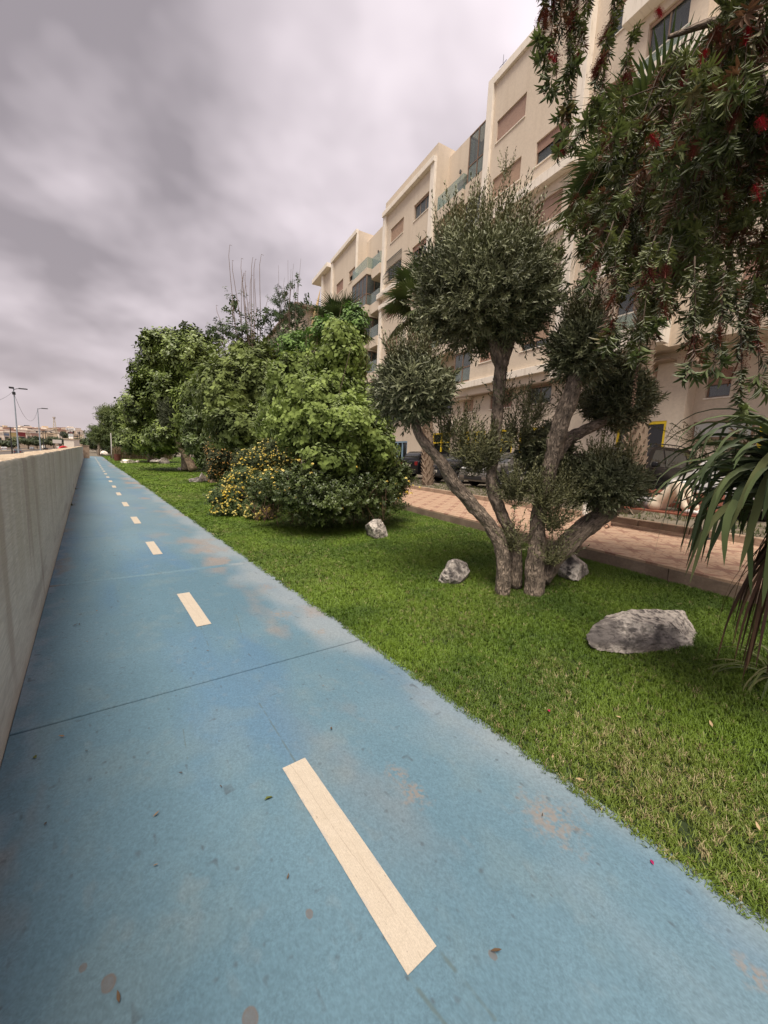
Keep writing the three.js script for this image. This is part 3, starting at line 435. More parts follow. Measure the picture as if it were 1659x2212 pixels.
  const rp = thing('alarm_bell', 'small round dark red alarm plate on the beige wall between two yellow shopfronts', 'alarm', UW(16.3, 3.5, WL), TURN); { const d = new THREE.CylinderGeometry(.1, .12, .06, 18); d.rotateX(Math.PI / 2); d.translate(0, 0, -.035); part(rp, 'red_disc', d, std(.3, .02, .03, .5)); const e = new THREE.CylinderGeometry(.135, .135, .02, 18); e.rotateX(Math.PI / 2); e.translate(0, 0, -.012); part(rp, 'back_plate', e, std(.3, .25, .2)); }
  const an = thing('roof_antenna', 'thin roof antenna beside the tall glazed bay of the beige building', 'antenna', UW(20.9, 23.25, 18.2), TURN); part(an, 'mast', cyl(.02, .012, 3.1, 6), metalDark); part(an, 'arm', box(-.3, .3, 2.6, 2.62, -.01, .01), metalDark);
}
for (let k = 0; k < 2; k++) { const u = k ? 36.2 : 23.9, l = sub(apt, 'wall_lamp'); part(l, 'lamp_body', cyl(.07, .05, .22, 8, u, 21.35, 17.75), metalDark); part(l, 'lamp_arm', box(u - .02, u + .02, 21.5, 21.54, 17.76, 17.85), metalDark); }
// ---- the next building along the street
{
  const b = thing('apartment_building', 'farther beige apartment building with a dark eave seen above the flowering bushes', 'building', V(0, 0, 0), TURN);
  const holes = []; for (let r = 0; r < 5; r++) for (let k = 0; k < 5; k++) holes.push([66 + k * 5.2, 68 + k * 5.2, 20.2 - 3.1 * r, 21.4 - 3.1 * r]);
  part(b, 'core', box(62, 94, .2, 23.9, W0 + .3, 32), stucco);
  const sh = new THREE.Shape([[62, .2], [94, .2], [94, 23.9], [62, 23.9]].map(p => new THREE.Vector2(...p))); for (const [a, c, d, e] of holes) sh.holes.push(new THREE.Path([[a, d], [a, e], [c, e], [c, d]].map(q => new THREE.Vector2(...q)))); const g = new THREE.ExtrudeGeometry(sh, { depth: .3, bevelEnabled: false }); g.translate(0, 0, W0); part(b, 'wall', g, stucco);
  holes.forEach((q, i) => { const w = sub(b, 'window'); part(w, 'interior', box(q[0], q[1], q[2], q[3], W0 + .2, W0 + .29), roomM); part(w, i % 3 ? 'shutter' : 'pane', box(q[0], q[1], i % 3 ? q[2] : q[2] + .1, q[3], W0 + .1, W0 + .13), i % 3 ? shutM[i % 3] : glassM); });
  for (let r = 0; r < 4; r++) for (let k = 0; k < 3; k++) { const w = sub(b, 'window'); part(w, 'shutter', box(61.93, 61.99, 19.6 - 3.1 * r, 20.8 - 3.1 * r, 18.5 + k * 4, 20 + k * 4), k % 2 ? shutM[r % 3] : roomM); part(w, 'frame', box(61.95, 61.985, 19.5 - 3.1 * r, 20.9 - 3.1 * r, 18.4 + k * 4, 18.49 + k * 4), frameM); }
  part(b, 'eave', rbox(60.6, 94.6, 23.91, 24.3, W0 - .5, 33, .03, 1), std(.22, .165, .13, .9)); for (const u of [62, 69.5, 80, 93]) part(b, 'trim', rbox(u, u + .7, .2, 23.85, W0 - .3, W0 - .004, .02, 1), trimW); part(b, 'parapet', box(66, 78, 24.31, 25.4, W0 + .5, 25), stucco);
}
// ================================================================ PLANTS AND ROCKS
function leafInto(pos, idx, base, dir, nrm, len, wd, droop = .25) { // a folded leaf of six faces
  const side = V().crossVectors(dir, nrm).normalize(), k = pos.length / 3;
  const P = (t, s, up) => { const p = V().copy(base).addScaledVector(dir, t * len).addScaledVector(side, s * wd).addScaledVector(nrm, up * len - droop * len * t * t); pos.push(p.x, p.y, p.z); };
  P(0, 0, 0); P(.38, -.5, .07); P(.38, 0, 0); P(.38, .5, .07); P(.75, -.33, .05); P(.75, 0, 0); P(.75, .33, .05); P(1, 0, 0);
  idx.push(k, k + 1, k + 2, k, k + 2, k + 3, k + 1, k + 4, k + 5, k + 1, k + 5, k + 2, k + 2, k + 5, k + 6, k + 2, k + 6, k + 3, k + 4, k + 7, k + 5, k + 5, k + 7, k + 6);
}
function sprig(n, stem, ll, lw, ang, seed, o = {}) { // stem along +y with n leaves
  const r = rng(seed), pos = [], idx = [], st = [];
  for (let i = 0; i < n; i++) {
    const t = (i + .5) / n, a = o.whorl ? r() * 6.28 : i * 2.4 + (r() - .5) * .6, e = ang * (.75 + .5 * r()) * (o.tipUp ? 1.15 - .7 * t : 1), out = V(Math.cos(a), 0, Math.sin(a));
    const d = V(0, Math.cos(e), 0).addScaledVector(out, Math.sin(e)).normalize(), nn = V(0, Math.sin(e), 0).addScaledVector(out, -Math.cos(e)).normalize();
    nn.addScaledVector(V().crossVectors(d, nn), (r() - .5) * .9).normalize();
    leafInto(pos, idx, V((r() - .5) * .004, stem * (o.from || 0) + stem * (1 - (o.from || 0)) * t, (r() - .5) * .004), d, nn, ll * (.7 + .5 * r()) * (o.tipSmall ? 1.15 - .5 * t : 1), lw * (.8 + .4 * r()), o.droop ?? .2);
  }
  const g = [geoFrom(pos, null, idx)]; if (o.stemR) g.push(tube([V(0, 0, 0), V(stem * .06, stem * .5, 0), V(0, stem, 0)], [o.stemR, o.stemR * .5], 3, 2, 0, 1, false));
  return merge(g);
}
const dirRand = r => { const z = r() * 2 - 1, a = r() * 6.283, s = Math.sqrt(1 - z * z); return V(s * Math.cos(a), z, s * Math.sin(a)); };
// leaves through a set of lobes; every lobe {c, r:[x,y,z], n}. cols: pair of colours; lit lists how the shoots point
function foliage(parent, name, lobes, geo, mat, colA, colB, seed, o = {}) {
  const r = rng(seed), T = [], up = V(0, 1, 0); if (!geo.boundingBox) geo.computeBoundingBox(); const reach = geo.boundingBox.max.y * .45, lm = 1 / (1 + .55 * (o.lump ?? .3));
  for (const L of lobes) { const re = L.r.map(q => Math.max(q * .5, q * lm - reach * (L.s || 1))); for (let i = 0; i < L.n; i++) {
    const d = dirRand(r); if (o.noBottom && d.y < -.75 && r() < .7) continue;
    const lump = 1 + (o.lump ?? .3) * 2 * (vn(d.x * (o.lf || 2.2) + L.c.x * 3 + 9, d.y * (o.lf || 2.2) + L.c.y, d.z * (o.lf || 2.2) + L.c.z) - .5), rr = Math.pow(lerp(o.core ?? .25, 1, r()), .5) * lump;
    const p = V(L.c.x + d.x * re[0] * rr, L.c.y + d.y * re[1] * rr, L.c.z + d.z * re[2] * rr); if (o.thin && p.y < o.thin && r() < .62) continue; if (o.floor !== undefined && p.y < o.floor) p.y = o.floor + r() * .12;
    const ax = d.clone().multiply(V(1 / L.r[0], 1 / L.r[1], 1 / L.r[2])).normalize().multiplyScalar(o.out ?? .8).addScaledVector(up, o.up ?? .5).addScaledVector(dirRand(r), o.rand ?? .6).normalize();
    const q = new THREE.Quaternion().setFromUnitVectors(up, ax).multiply(new THREE.Quaternion().setFromAxisAngle(up, r() * 6.283));
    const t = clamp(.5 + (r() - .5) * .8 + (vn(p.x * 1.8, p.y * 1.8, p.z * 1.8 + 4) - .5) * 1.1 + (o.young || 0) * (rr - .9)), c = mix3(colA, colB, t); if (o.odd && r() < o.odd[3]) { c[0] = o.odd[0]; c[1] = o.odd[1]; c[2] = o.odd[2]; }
    T.push([p, q, (L.s || 1) * (.7 + .6 * r()), c]);
  } }
  const m = new THREE.InstancedMesh(geo, mat, T.length), M = new THREE.Matrix4(), cc = new THREE.Color();
  T.forEach(([p, q, s, c], i) => { M.compose(p, q, V(s, s, s)); m.setMatrixAt(i, M); cc.setRGB(...c); m.setColorAt(i, cc); });
  m.name = name; m.userData.kind = 'stuff'; shade(m); parent.add(m); return m;
}
const rel = (p, o) => p.clone().sub(o);
// ---- the many-stemmed olive tree
const oliveSprigs = [sprig(13, .2, .072, .0165, .75, 3, { stemR: .0022, tipUp: 1, tipSmall: 1 }), sprig(11, .15, .068, .0165, .9, 4, { stemR: .002, tipUp: 1 })];
const oliveShoot = sprig(16, .34, .055, .014, .7, 6, { stemR: .0024, tipUp: 1, tipSmall: 1 });
const oliveM = leafM(.5, 0);
const OL = [.072, .084, .042], OH = [.215, .23, .12];
{
  const B = onLawn(1130, 1282), D0 = B.clone().sub(camera.position).dot(V(-MW[8], -MW[9], -MW[10])), A = (x, y, dd = 0) => at(x, y, D0 + dd).sub(B);
  const t = thing('olive_tree', 'olive tree with several leaning trunks clipped into round pompoms on the lawn', 'olive tree', B);
  const limbs = [
    [[[1086, 1290, .0], [1084, 1180, .02], [1062, 1140, .05], [1022, 1092, .05], [983, 1048, .02], [948, 992, -.05], [905, 940, -.1], [893, 850, -.12]], [.095, .08, .078, .078, .072, .066, .05, .03]],
    [[[1114, 1270, .14], [1108, 1165, .14], [1084, 1109, .12], [1062, 1048, .1], [1069, 971, .1], [1075, 885, .1], [1082, 778, .1], [1075, 690, .1]], [.075, .074, .074, .07, .066, .066, .078, .04]],
    [[[1154, 1294, -.02], [1159, 1177, .05], [1166, 1100, .05], [1187, 1023, 0], [1200, 954, -.05], [1224, 885, -.1], [1240, 825, -.12], [1255, 750, -.12]], [.115, .094, .09, .09, .095, .098, .095, .04]],
    [[[1170, 1256, .12], [1190, 1215, .15], [1224, 1177, .2], [1275, 1130, .25], [1325, 1090, .28], [1335, 1040, .28]], [.09, .11, .115, .12, .1, .04]],
    [[[1192, 990, .02], [1225, 950, .2], [1262, 930, .35], [1308, 905, .45], [1330, 850, .45]], [.09, .075, .068, .06, .03]],
    [[[1082, 790, .1], [1060, 730, .0], [1030, 650, -.1]], [.07, .05, .02]], [[[1082, 790, .1], [1110, 720, .2], [1140, 620, .25]], [.07, .05, .02]], [[[1080, 780, .1], [1085, 700, .3], [1060, 600, .4]], [.06, .04, .02]]];
  limbs.forEach(([p, rr], i) => part(t, i < 5 ? 'trunk' : 'branch', tube(p.map(q => A(...q)), rr, 18, (p.length - 1) * 9, .34, i + 2), bark));
  for (const [x, y, d, rr] of []) { const c = A(x, y, d); const g = new THREE.SphereGeometry(rr, 18, 12); g.scale(1, .4, 1); const p = g.attributes.position; for (let i = 0; i < p.count; i++) { const k = 1 + .45 * (fbm(p.getX(i) * 22 + 4, p.getY(i) * 12, p.getZ(i) * 22 + 2, 3) - .5); p.setXYZ(i, p.getX(i) * k + c.x, p.getY(i) * k + c.y, p.getZ(i) * k + c.z); } g.computeVertexNormals(); part(t, 'root_flare', g, bark); }
  const S = (x, y, d, r, n, s = 1) => ({ c: A(x, y, d), r: Array.isArray(r) ? r : [r, r, r], n, s });
  const groups = [
    [S(1055, 660, .1, [.96, .62, .9], 3200), S(1055, 605, .1, [1.02, .42, .85], 1500)], [S(893, 848, -.12, [.52, .42, .52], 1600)], [S(1256, 762, -.15, [.40, .38, .40], 1000)],
    [S(1332, 868, .5, [.48, .44, .5], 1200)], [S(1306, 1050, .2, [.53, .34, .5], 1500)], [S(1178, 985, .5, [.4, .4, .4], 700)]];
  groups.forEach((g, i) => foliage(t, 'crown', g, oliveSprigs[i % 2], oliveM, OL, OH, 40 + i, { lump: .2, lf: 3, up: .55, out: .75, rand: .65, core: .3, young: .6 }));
  // upright young shoots that break the clipped outline, and suckers along the stems
  const sh = [S(1055, 550, .1, [1.08, .34, .85], 460), S(890, 800, -.12, [.45, .28, .42], 200), S(1255, 705, -.15, [.36, .28, .36], 170), S(1320, 820, .5, [.42, .28, .42], 160), S(1310, 1022, .2, [.5, .2, .44], 170), S(1080, 475, .1, [.75, .2, .5], 40), S(1095, 375, .1, [.06, .2, .06], 7)];
  foliage(t, 'young_shoots', sh, oliveShoot, oliveM, [.1, .105, .045], [.22, .22, .1], 60, { up: 1.5, out: .5, rand: .35, lump: .25, core: .3 });
  const sk0 = [S(1030, 1010, .05, [.24, .28, .24], 230), S(1000, 980, -.05, [.16, .22, .16], 110), S(1055, 985, .0, [.2, .3, .2], 150), S(1110, 1075, .0, [.2, .3, .2], 210), S(1215, 1075, 0, [.18, .26, .18], 180), S(1195, 1140, 0, [.14, .2, .14], 150), S(1120, 950, .3, [.25, .3, .25], 170), S(1090, 870, .05, [.12, .14, .12], 45), S(960, 950, .1, [.14, .25, .14], 60), S(1190, 1215, 0, [.12, .12, .12], 70), S(1150, 905, .25, [.26, .3, .2], 110), S(1110, 1180, -.02, [.08, .2, .08], 60), S(1000, 940, .1, [.3, .3, .2], 70), S(1170, 1090, -.08, [.16, .22, .12], 130), S(1235, 880, .2, [.3, .25, .2], 60)];
  const sk = sk0.map(q => ({ ...q, n: Math.round(q.n * .55) })); foliage(t, 'suckers', sk, oliveShoot, oliveM, [.075, .08, .035], [.19, .19, .085], 61, { up: 1.1, out: .6, rand: .6, lump: .3, core: .05 });
}
// ---- rocks
function rockGeo(sx, sy, sz, seed, cuts = 9, det = 26) {
  const r = rng(seed), pl = seed === 11 ? [[.1, 1, .2, .5], [-.75, .35, .5, .62], [.55, .5, .65, .58], [-.25, .25, 1, .55], [.95, .15, .1, .8], [.3, .7, -.6, .6], [-.5, .8, -.2, .66]].map(q => [V(q[0], q[1], q[2]).normalize(), q[3]]) : []; for (let i = 0; i < cuts; i++) { const d = dirRand(r); d.y = d.y * .8 + .12; d.normalize(); pl.push([d, .46 + .34 * r()]); }
  let g = mergeVertices(new THREE.IcosahedronGeometry(1, det).deleteAttribute('uv').deleteAttribute('normal')); const p = g.attributes.position, col = new Float32Array(p.count * 3);
  for (let i = 0; i < p.count; i++) {
    const d = V(p.getX(i), p.getY(i), p.getZ(i)).normalize(); let k = 1; for (const [n, o] of pl) { const q = d.dot(n); if (q > 0) k = Math.min(k, o / q); }
    k *= 1 + .16 * (fbm(d.x * 3 + seed, d.y * 3, d.z * 3 + 5, 4) - .5) + .07 * (fbm(d.x * 11 + seed, d.y * 11, d.z * 11 + 2, 3) - .5);
    p.setXYZ(i, d.x * k * sx, d.y * k * sy, d.z * k * sz);
    const x = d.x * k * sx, y = d.y * k * sy, z = d.z * k * sz, v1 = 1 - Math.abs(fbm(x * 13 + seed, y * 13, z * 13 + 1, 4) - .5) * 7, v2 = 1 - Math.abs(fbm(x * 30 + 3, y * 30, z * 30 + seed, 3) - .5) * 6, m = fbm(x * 5, y * 5 + seed, z * 5 + 2, 3);
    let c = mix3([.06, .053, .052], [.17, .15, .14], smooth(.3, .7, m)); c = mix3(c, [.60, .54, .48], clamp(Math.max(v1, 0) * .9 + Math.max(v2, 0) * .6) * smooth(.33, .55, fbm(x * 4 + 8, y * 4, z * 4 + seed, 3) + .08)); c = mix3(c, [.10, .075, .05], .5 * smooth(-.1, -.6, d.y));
    col.set(c, i * 3);
  }
  g.setAttribute('color', new THREE.BufferAttribute(col, 3)); g = toCreasedNormals(g, .38); metreUV(g); return g;
}
const rockM = new THREE.MeshStandardMaterial({ vertexColors: true, roughness: .85, bumpMap: bumpFine, bumpScale: .014 });
const rockPale = new THREE.MeshStandardMaterial({ vertexColors: true, color: new THREE.Color().setRGB(2.2, 2.2, 2.15), roughness: .9 });
function rock(name, label, px, py, sx, sy, sz, turn, seed, det, m = rockM) { const p = onLawn(px, py), o = shade(new THREE.Mesh(rockGeo(sx, sy, sz, seed, 9, det), m)); o.name = numbered(name); o.position.copy(p).add(V(0, sy * .33, 0)); o.rotation.y = turn; scene.add(o); tag(o, label, 'rock'); return o; }
rock('rock', 'large flat grey rock with white veins lying alone on the lawn, nearest the strappy plant', 1392, 1378, .66, .27, .34, -.32, 11, 62);
rock('rock', 'wedge-shaped grey rock on the lawn left of the olive trunks', 985, 1252, .3, .2, .22, -.3, 27, 30);
rock('rock', 'dark pointed rock on the lawn beside the flowering bush', 815, 1160, .31, .26, .27, .5, 35, 28);
rock('rock', 'grey veined rock half hidden right behind the olive trunks', 1236, 1246, .36, .24, .27, .2, 43, 28);
rock('rock', 'pale upright rock at the foot of the small dark tree', 438, 1040, .32, .36, .3, 0, 51, 16, rockPale);
rock('rock', 'dark low rock leaning against the pale upright rock', 420, 1042, .42, .22, .4, .6, 52, 14);
rock('rock', 'low white rock by the leaning pale tree trunk', 398, 1016, .45, .27, .4, 0, 53, 14, rockPale);
rock('rock', 'flat greyish rock in the middle of the far lawn', 274, 1001, .8, .38, .7, 0, 54, 12, rockPale);
rock('rock', 'small white stone on the far lawn in front of the dry grass clump', 297, 1000, .3, .22, .3, .3, 55, 10, rockPale);
rock('rock', 'brownish rock heap edge under the big dark tree', 346, 1002, .95, .6, .8, .2, 56, 14);
rock('rock', 'round pale stone by the foot of the white post', 222, 983, .8, .6, .8, .2, 57, 10, rockPale);
// ---- broad-leaved shrubs and trees along the lawn
const broad = [sprig(8, .22, .088, .062, 1.05, 11, { stemR: .002, droop: .35 }), sprig(7, .18, .08, .055, 1.15, 12, { stemR: .002, droop: .4 }), sprig(10, .16, .05, .03, 1.0, 13, { stemR: .0016 }), sprig(11, .5, .21, .12, 1.1, 14, { droop: .35 }), sprig(12, .34, .16, .07, 1.0, 15, { droop: .3 }), sprig(14, .6, .26, .045, 2.4, 16, { droop: .1 }), sprig(12, .3, .14, .085, 1.05, 17, { stemR: .004, droop: .35 })];
const broadM = leafM(.45, .3), darkLeafM = leafM(.45, 0);
const flowerHead = (() => { const g = []; const r = rng(8); for (let i = 0; i < 12; i++) { const d = dirRand(r); d.y = Math.abs(d.y); const s = new THREE.CircleGeometry(.015, 5); s.lookAt(d); s.translate(d.x * .026, d.y * .018, d.z * .026); g.push(s); } return merge(g); })();
const flowerM = new THREE.MeshPhysicalMaterial({ color: 0xffffff, roughness: .7, side: THREE.DoubleSide, transmission: .2, thickness: 0 });
function stems(parent, name, base, n, h, spread, r0, seed, mat = twigM) { const r = rng(seed), g = []; for (let i = 0; i < n; i++) { const a = r() * 6.283, d = spread * (.3 + .7 * r()), hh = h * (.65 + .5 * r()); g.push(tube([V(base.x + .1 * d * Math.cos(a), base.y, base.z + .1 * d * Math.sin(a)), V(base.x + .5 * d * Math.cos(a + .3), base.y + hh * .5, base.z + .5 * d * Math.sin(a + .3)), V(base.x + d * Math.cos(a), base.y + hh, base.z + d * Math.sin(a))], [r0, r0 * .7, r0 * .25], 5, 6)); } return part(parent, name, merge(g), mat); }
const lobe = (O, x, y, d, r, n, s = 1) => ({ c: at(x, y, d).sub(O), r: Array.isArray(r) ? r : [r, r, r], n, s });
{ // tall light-green bush with a tangle of lantana at its foot
  const O = onLawn(700, 1128), t = thing('leafy_bush', 'tall bright green leafy bush rising above a dark lantana thicket', 'bush', O);
  stems(t, 'stem', V(0, .1, 0), 22, 3.6, 1.5, .02, 71);
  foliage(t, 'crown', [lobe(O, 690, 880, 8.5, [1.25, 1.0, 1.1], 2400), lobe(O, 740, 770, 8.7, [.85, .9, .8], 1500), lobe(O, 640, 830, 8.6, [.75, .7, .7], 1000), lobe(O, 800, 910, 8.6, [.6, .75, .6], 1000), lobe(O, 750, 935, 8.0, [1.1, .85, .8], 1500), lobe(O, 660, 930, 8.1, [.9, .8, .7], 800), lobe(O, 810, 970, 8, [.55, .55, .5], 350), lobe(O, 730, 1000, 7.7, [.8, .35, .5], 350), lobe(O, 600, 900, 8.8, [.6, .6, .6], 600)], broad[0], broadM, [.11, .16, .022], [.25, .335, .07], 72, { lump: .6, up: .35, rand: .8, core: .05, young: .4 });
  foliage(t, 'top_shoots', [lobe(O, 765, 700, 8.7, [.4, .55, .4], 190), lobe(O, 710, 720, 8.9, [.6, .4, .5], 190), lobe(O, 640, 750, 9, [.5, .4, .5], 130)], broad[1], broadM, [.09, .18, .03], [.17, .29, .06], 73, { up: 1, lump: .4, core: .05 });
  const r = rng(74), dry = []; for (let i = 0; i < 46; i++) { const p = at(640 + r() * 160, 830 - r() * 60, 8.7 + r() * .6).sub(O), h = .5 + r() * .9; dry.push(tube([p, p.clone().add(V(.04 * (r() - .5), h * .5, .04 * (r() - .5))), p.clone().add(V(.25 * (r() - .5), h, .25 * (r() - .5)))], [.006, .004, .002], 3, 4)); } part(t, 'dry_stalks', merge(dry), std(.27, .2, .12, .9));
}
{
  const O = onLawn(720, 1140), t = thing('lantana_bush', 'dark green lantana thicket with scattered yellow flowers and bare twigs at its base', 'bush', O);
  const L = [lobe(O, 730, 1072, 8.0, [1.75, .68, 1.2], 3600), lobe(O, 840, 1035, 8.6, [.55, .6, .6], 1300), lobe(O, 600, 1060, 8.2, [.7, .5, .6], 1300), lobe(O, 700, 1040, 8.2, [1.2, .5, 1], 1200)];
  foliage(t, 'foliage', L, broad[2], darkLeafM, [.038, .058, .014], [.10, .135, .035], 75, { lump: .35, core: .2, floor: .04, thin: .55 });
  foliage(t, 'flowers', [lobe(O, 730, 1045, 7.9, [1.55, .58, 1.1], 55), lobe(O, 850, 1050, 8.5, [.5, .5, .6], 26), lobe(O, 640, 1050, 8, [.8, .5, .7], 36)], flowerHead, flowerM, [.8, .58, .06], [.82, .70, .25], 76, { core: .95, lump: .3, up: 1, rand: .2, floor: .1 });
  const r = rng(77), g = []; for (let i = 0; i < 330; i++) { const p = at(545 + r() * 300, 1075 + r() * 60, 7.6 + r() * 1.4).sub(O); p.y = Math.max(p.y, .02); const d = V(r() - .5, .2 + .5 * r(), r() - .5).multiplyScalar(.75); g.push(tube([p, p.clone().addScaledVector(d, .5).add(V(.08 * (r() - .5), .06, .08 * (r() - .5))), p.clone().add(d)], [.006, .004, .002], 3, 3, 0, 1, false)); } part(t, 'bare_twigs', merge(g), std(.2, .12, .08, .9));
}
function lantana(name, label, ox, oy, lobes, nf, seed, cols, fl) {
  const O = onLawn(ox, oy), t = thing(name, label, 'bush', O);
  stems(t, 'stem', V(0, 0, 0), 10, .8, .7, .012, seed);
  foliage(t, 'foliage', lobes.map(q => lobe(O, ...q)), broad[2], broadM, cols[0], cols[1], seed + 1, { lump: .4, core: .15, floor: .04 });
  foliage(t, 'flowers', lobes.map(q => lobe(O, q[0], q[1], q[2] - .1, q[3], Math.round(q[4] * nf), .85)), flowerHead, flowerM, fl[0], fl[1], seed + 2, { core: .75, lump: .45, up: .8, rand: .4, floor: .08 });
}
const YEL = [[.80, .60, .06], [.82, .74, .28]];
lantana('lantana_bush', 'low bright lantana full of yellow flowers spilling towards the blue path', 505, 1110, [[505, 1085, 9.9, [.72, .55, .7], 900, 1], [525, 1050, 10.2, [.65, .55, .65], 700, 1], [560, 1095, 9.4, [.5, .45, .5], 450, 1]], .42, 81, [[.05, .085, .02], [.11, .16, .04]], YEL);
lantana('lantana_bush', 'yellow flowering lantana between the leafy bush and the pale orange one', 570, 1060, [[555, 1010, 11, [.75, .6, .7], 1100, 1], [600, 985, 11.2, [.8, .6, .7], 1000, 1], [580, 1050, 10.5, [.7, .4, .6], 600, 1], [640, 965, 11, [.6, .6, .6], 400, 1]], .36, 85, [[.05, .075, .02], [.1, .13, .035]], YEL);
lantana('lantana_bush', 'loose lantana with pale orange flowers beside the thin grey tree trunk', 495, 1045, [[480, 985, 17, [.9, 1.1, .9], 1100, 1.4], [510, 970, 17, [.9, 1.2, .9], 1000, 1.4], [470, 1015, 17, [.6, .6, .6], 400, 1.4], [540, 1010, 16, [.9, .8, .9], 600, 1.4]], .34, 89, [[.04, .055, .018], [.09, .1, .03]], [[.78, .42, .1], [.85, .62, .25]]);
{ // twiggy tree with long bare whips
  const O = onLawn(500, 1050), t = thing('twiggy_tree', 'airy green tree with long bare whips sticking up above its crown', 'tree', O);
  const r = rng(91), g = []; for (let i = 0; i < 26; i++) { const b = at(520 + r() * 40, 930, 13).sub(O), hi = at(475 + r() * 85 + (i % 4 ? 0 : 40), i < 16 ? 535 + r() * 130 : 630 + r() * 80, 13).sub(O); hi.z += (r() - .5) * 1.2; const m = b.clone().lerp(hi, .5).add(V((r() - .5) * .3, .2, (r() - .5) * .3)); g.push(tube([V((r() - .5) * .2, 0, (r() - .5) * .2), b, m, hi.clone().add(V(-.1 * r(), 0, 0)), hi], [.03, .02, .012, .006, .004], 5, 16)); } part(t, 'whip', merge(g), std(.16, .11, .085, .9));
  foliage(t, 'crown', [lobe(O, 520, 860, 13, [1.7, 1.5, 1.4], 1300), lobe(O, 465, 850, 13.3, [1.1, 1.3, 1.1], 750), lobe(O, 570, 840, 13, [1.2, 1.4, 1.1], 800), lobe(O, 540, 780, 13.2, [1.2, .8, 1], 420), lobe(O, 530, 930, 12.6, [1.5, .9, 1.2], 900)], broad[6], broadM, [.085, .12, .02], [.205, .265, .06], 92, { lump: .6, core: .0 });
  foliage(t, 'upper_leaves', [lobe(O, 520, 720, 13, [1.2, .6, .8], 130), lobe(O, 510, 660, 13, [.7, .6, .4], 26), lobe(O, 565, 690, 13, [.5, .5, .4], 40), lobe(O, 470, 720, 13.2, [.7, .4, .5], 40)], broad[1], broadM, [.025, .05, .014], [.07, .11, .03], 93, { lump: .5, core: .0 });
}
{ // feathery saplings
  const r = rng(95);
  [[612, 700, 13.5, 620, 'slender feathery sapling nearest the twiggy tree'], [640, 690, 14, 600, 'slender leafy sapling with a bare leader in front of the far building']].forEach(([x, y, d, ty, label], i) => {
    const p0 = at(x, 900, d); const O = V(p0.x, lawnH(p0.x, p0.z), p0.z), t = thing('sapling', label, 'sapling', O), top = at(x + 3, ty, d).sub(O);
    part(t, 'trunk', tube([V(0, 0, 0), V(.05, top.y * .5, .03), top], [.03, .022, .006], 6, 10), twigM);
    const wh = []; for (let k = 0; k < 6; k++) { const b = top.clone().multiplyScalar(.75).add(V((r() - .5) * .8, 0, (r() - .5) * .5)); wh.push(tube([b, b.clone().add(V((r() - .5) * .1, .8, 0)), b.clone().add(V((r() - .5) * .3, 1.5 + r(), 0))], [.012, .008, .003], 4, 5)); } part(t, 'whip', merge(wh), std(.16, .11, .085, .9));
    foliage(t, 'crown', [lobe(O, x, y - 20, d, [.7, 1.0, .5], i ? 90 : 70), lobe(O, x, y + 60, d, [.9, 1.0, .6], i ? 200 : 150), lobe(O, x + 3, ty + 10, d, [.3, .4, .2], 8)], i ? broad[1] : sprig(26, .36, .085, .022, 1.2, 18, { stemR: .003 }), broadM, [.028, .055, .015], [.07, .12, .035], 96 + i, { lump: .5, core: 0, up: .1, out: 1, rand: .3 });
  });
}
function bigTree(name, label, bx, by, trunkPts, rr, lobes, geo, mat, c0, c1, seed, o) {
  const O = onLawn(bx, by), t = thing(name, label, 'tree', O); part(t, 'trunk', tube(trunkPts.map(([x, y, d]) => { const p = at(x, y, d).sub(O); return p; }), rr, 10, 16, .2, seed), o?.bark || bark);
  const r = rng(seed), br = []; for (const L of lobes) { const c = at(L[0], L[1], L[2]).sub(O), tp = trunkPts[trunkPts.length - 1], tt = at(...tp).sub(O); br.push(tube([tt.clone().multiplyScalar(.75), tt.clone().lerp(c, .5).add(V(0, .3, 0)), c], [rr[rr.length - 1] * .8, rr[rr.length - 1] * .5, .02], 5, 6)); } part(t, 'branch', merge(br), o?.bark || bark);
  foliage(t, 'crown', lobes.map(q => lobe(O, ...q)), geo, mat, c0, c1, seed, o || {}); return t;
}
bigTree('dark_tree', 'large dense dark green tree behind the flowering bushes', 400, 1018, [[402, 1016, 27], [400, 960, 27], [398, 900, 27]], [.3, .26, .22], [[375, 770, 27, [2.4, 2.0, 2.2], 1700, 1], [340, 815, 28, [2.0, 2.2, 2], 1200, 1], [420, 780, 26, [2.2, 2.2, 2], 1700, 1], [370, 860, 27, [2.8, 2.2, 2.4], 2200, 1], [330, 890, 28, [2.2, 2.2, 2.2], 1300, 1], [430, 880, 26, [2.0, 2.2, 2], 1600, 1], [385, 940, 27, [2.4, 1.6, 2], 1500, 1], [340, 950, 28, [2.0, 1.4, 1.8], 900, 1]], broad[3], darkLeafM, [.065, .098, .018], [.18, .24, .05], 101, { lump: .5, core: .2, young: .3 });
bigTree('small_tree', 'small dark tree with thin grey trunk behind the pale upright rock', 460, 1042, [[459, 1046, 18.7], [459, 1015, 18.7], [455, 950, 18.8]], [.16, .14, .1], [[445, 900, 18.8, [1.3, 1.7, 1.2], 1500, 1], [470, 860, 19, [1.3, 1.5, 1.2], 1100, 1], [430, 960, 18.6, [.9, .9, .8], 700, 1], [450, 1000, 18.6, [.6, .5, .6], 300, .8]], broad[4], darkLeafM, [.05, .075, .018], [.12, .17, .04], 105, { lump: .5, core: .1, bark: barkPale });
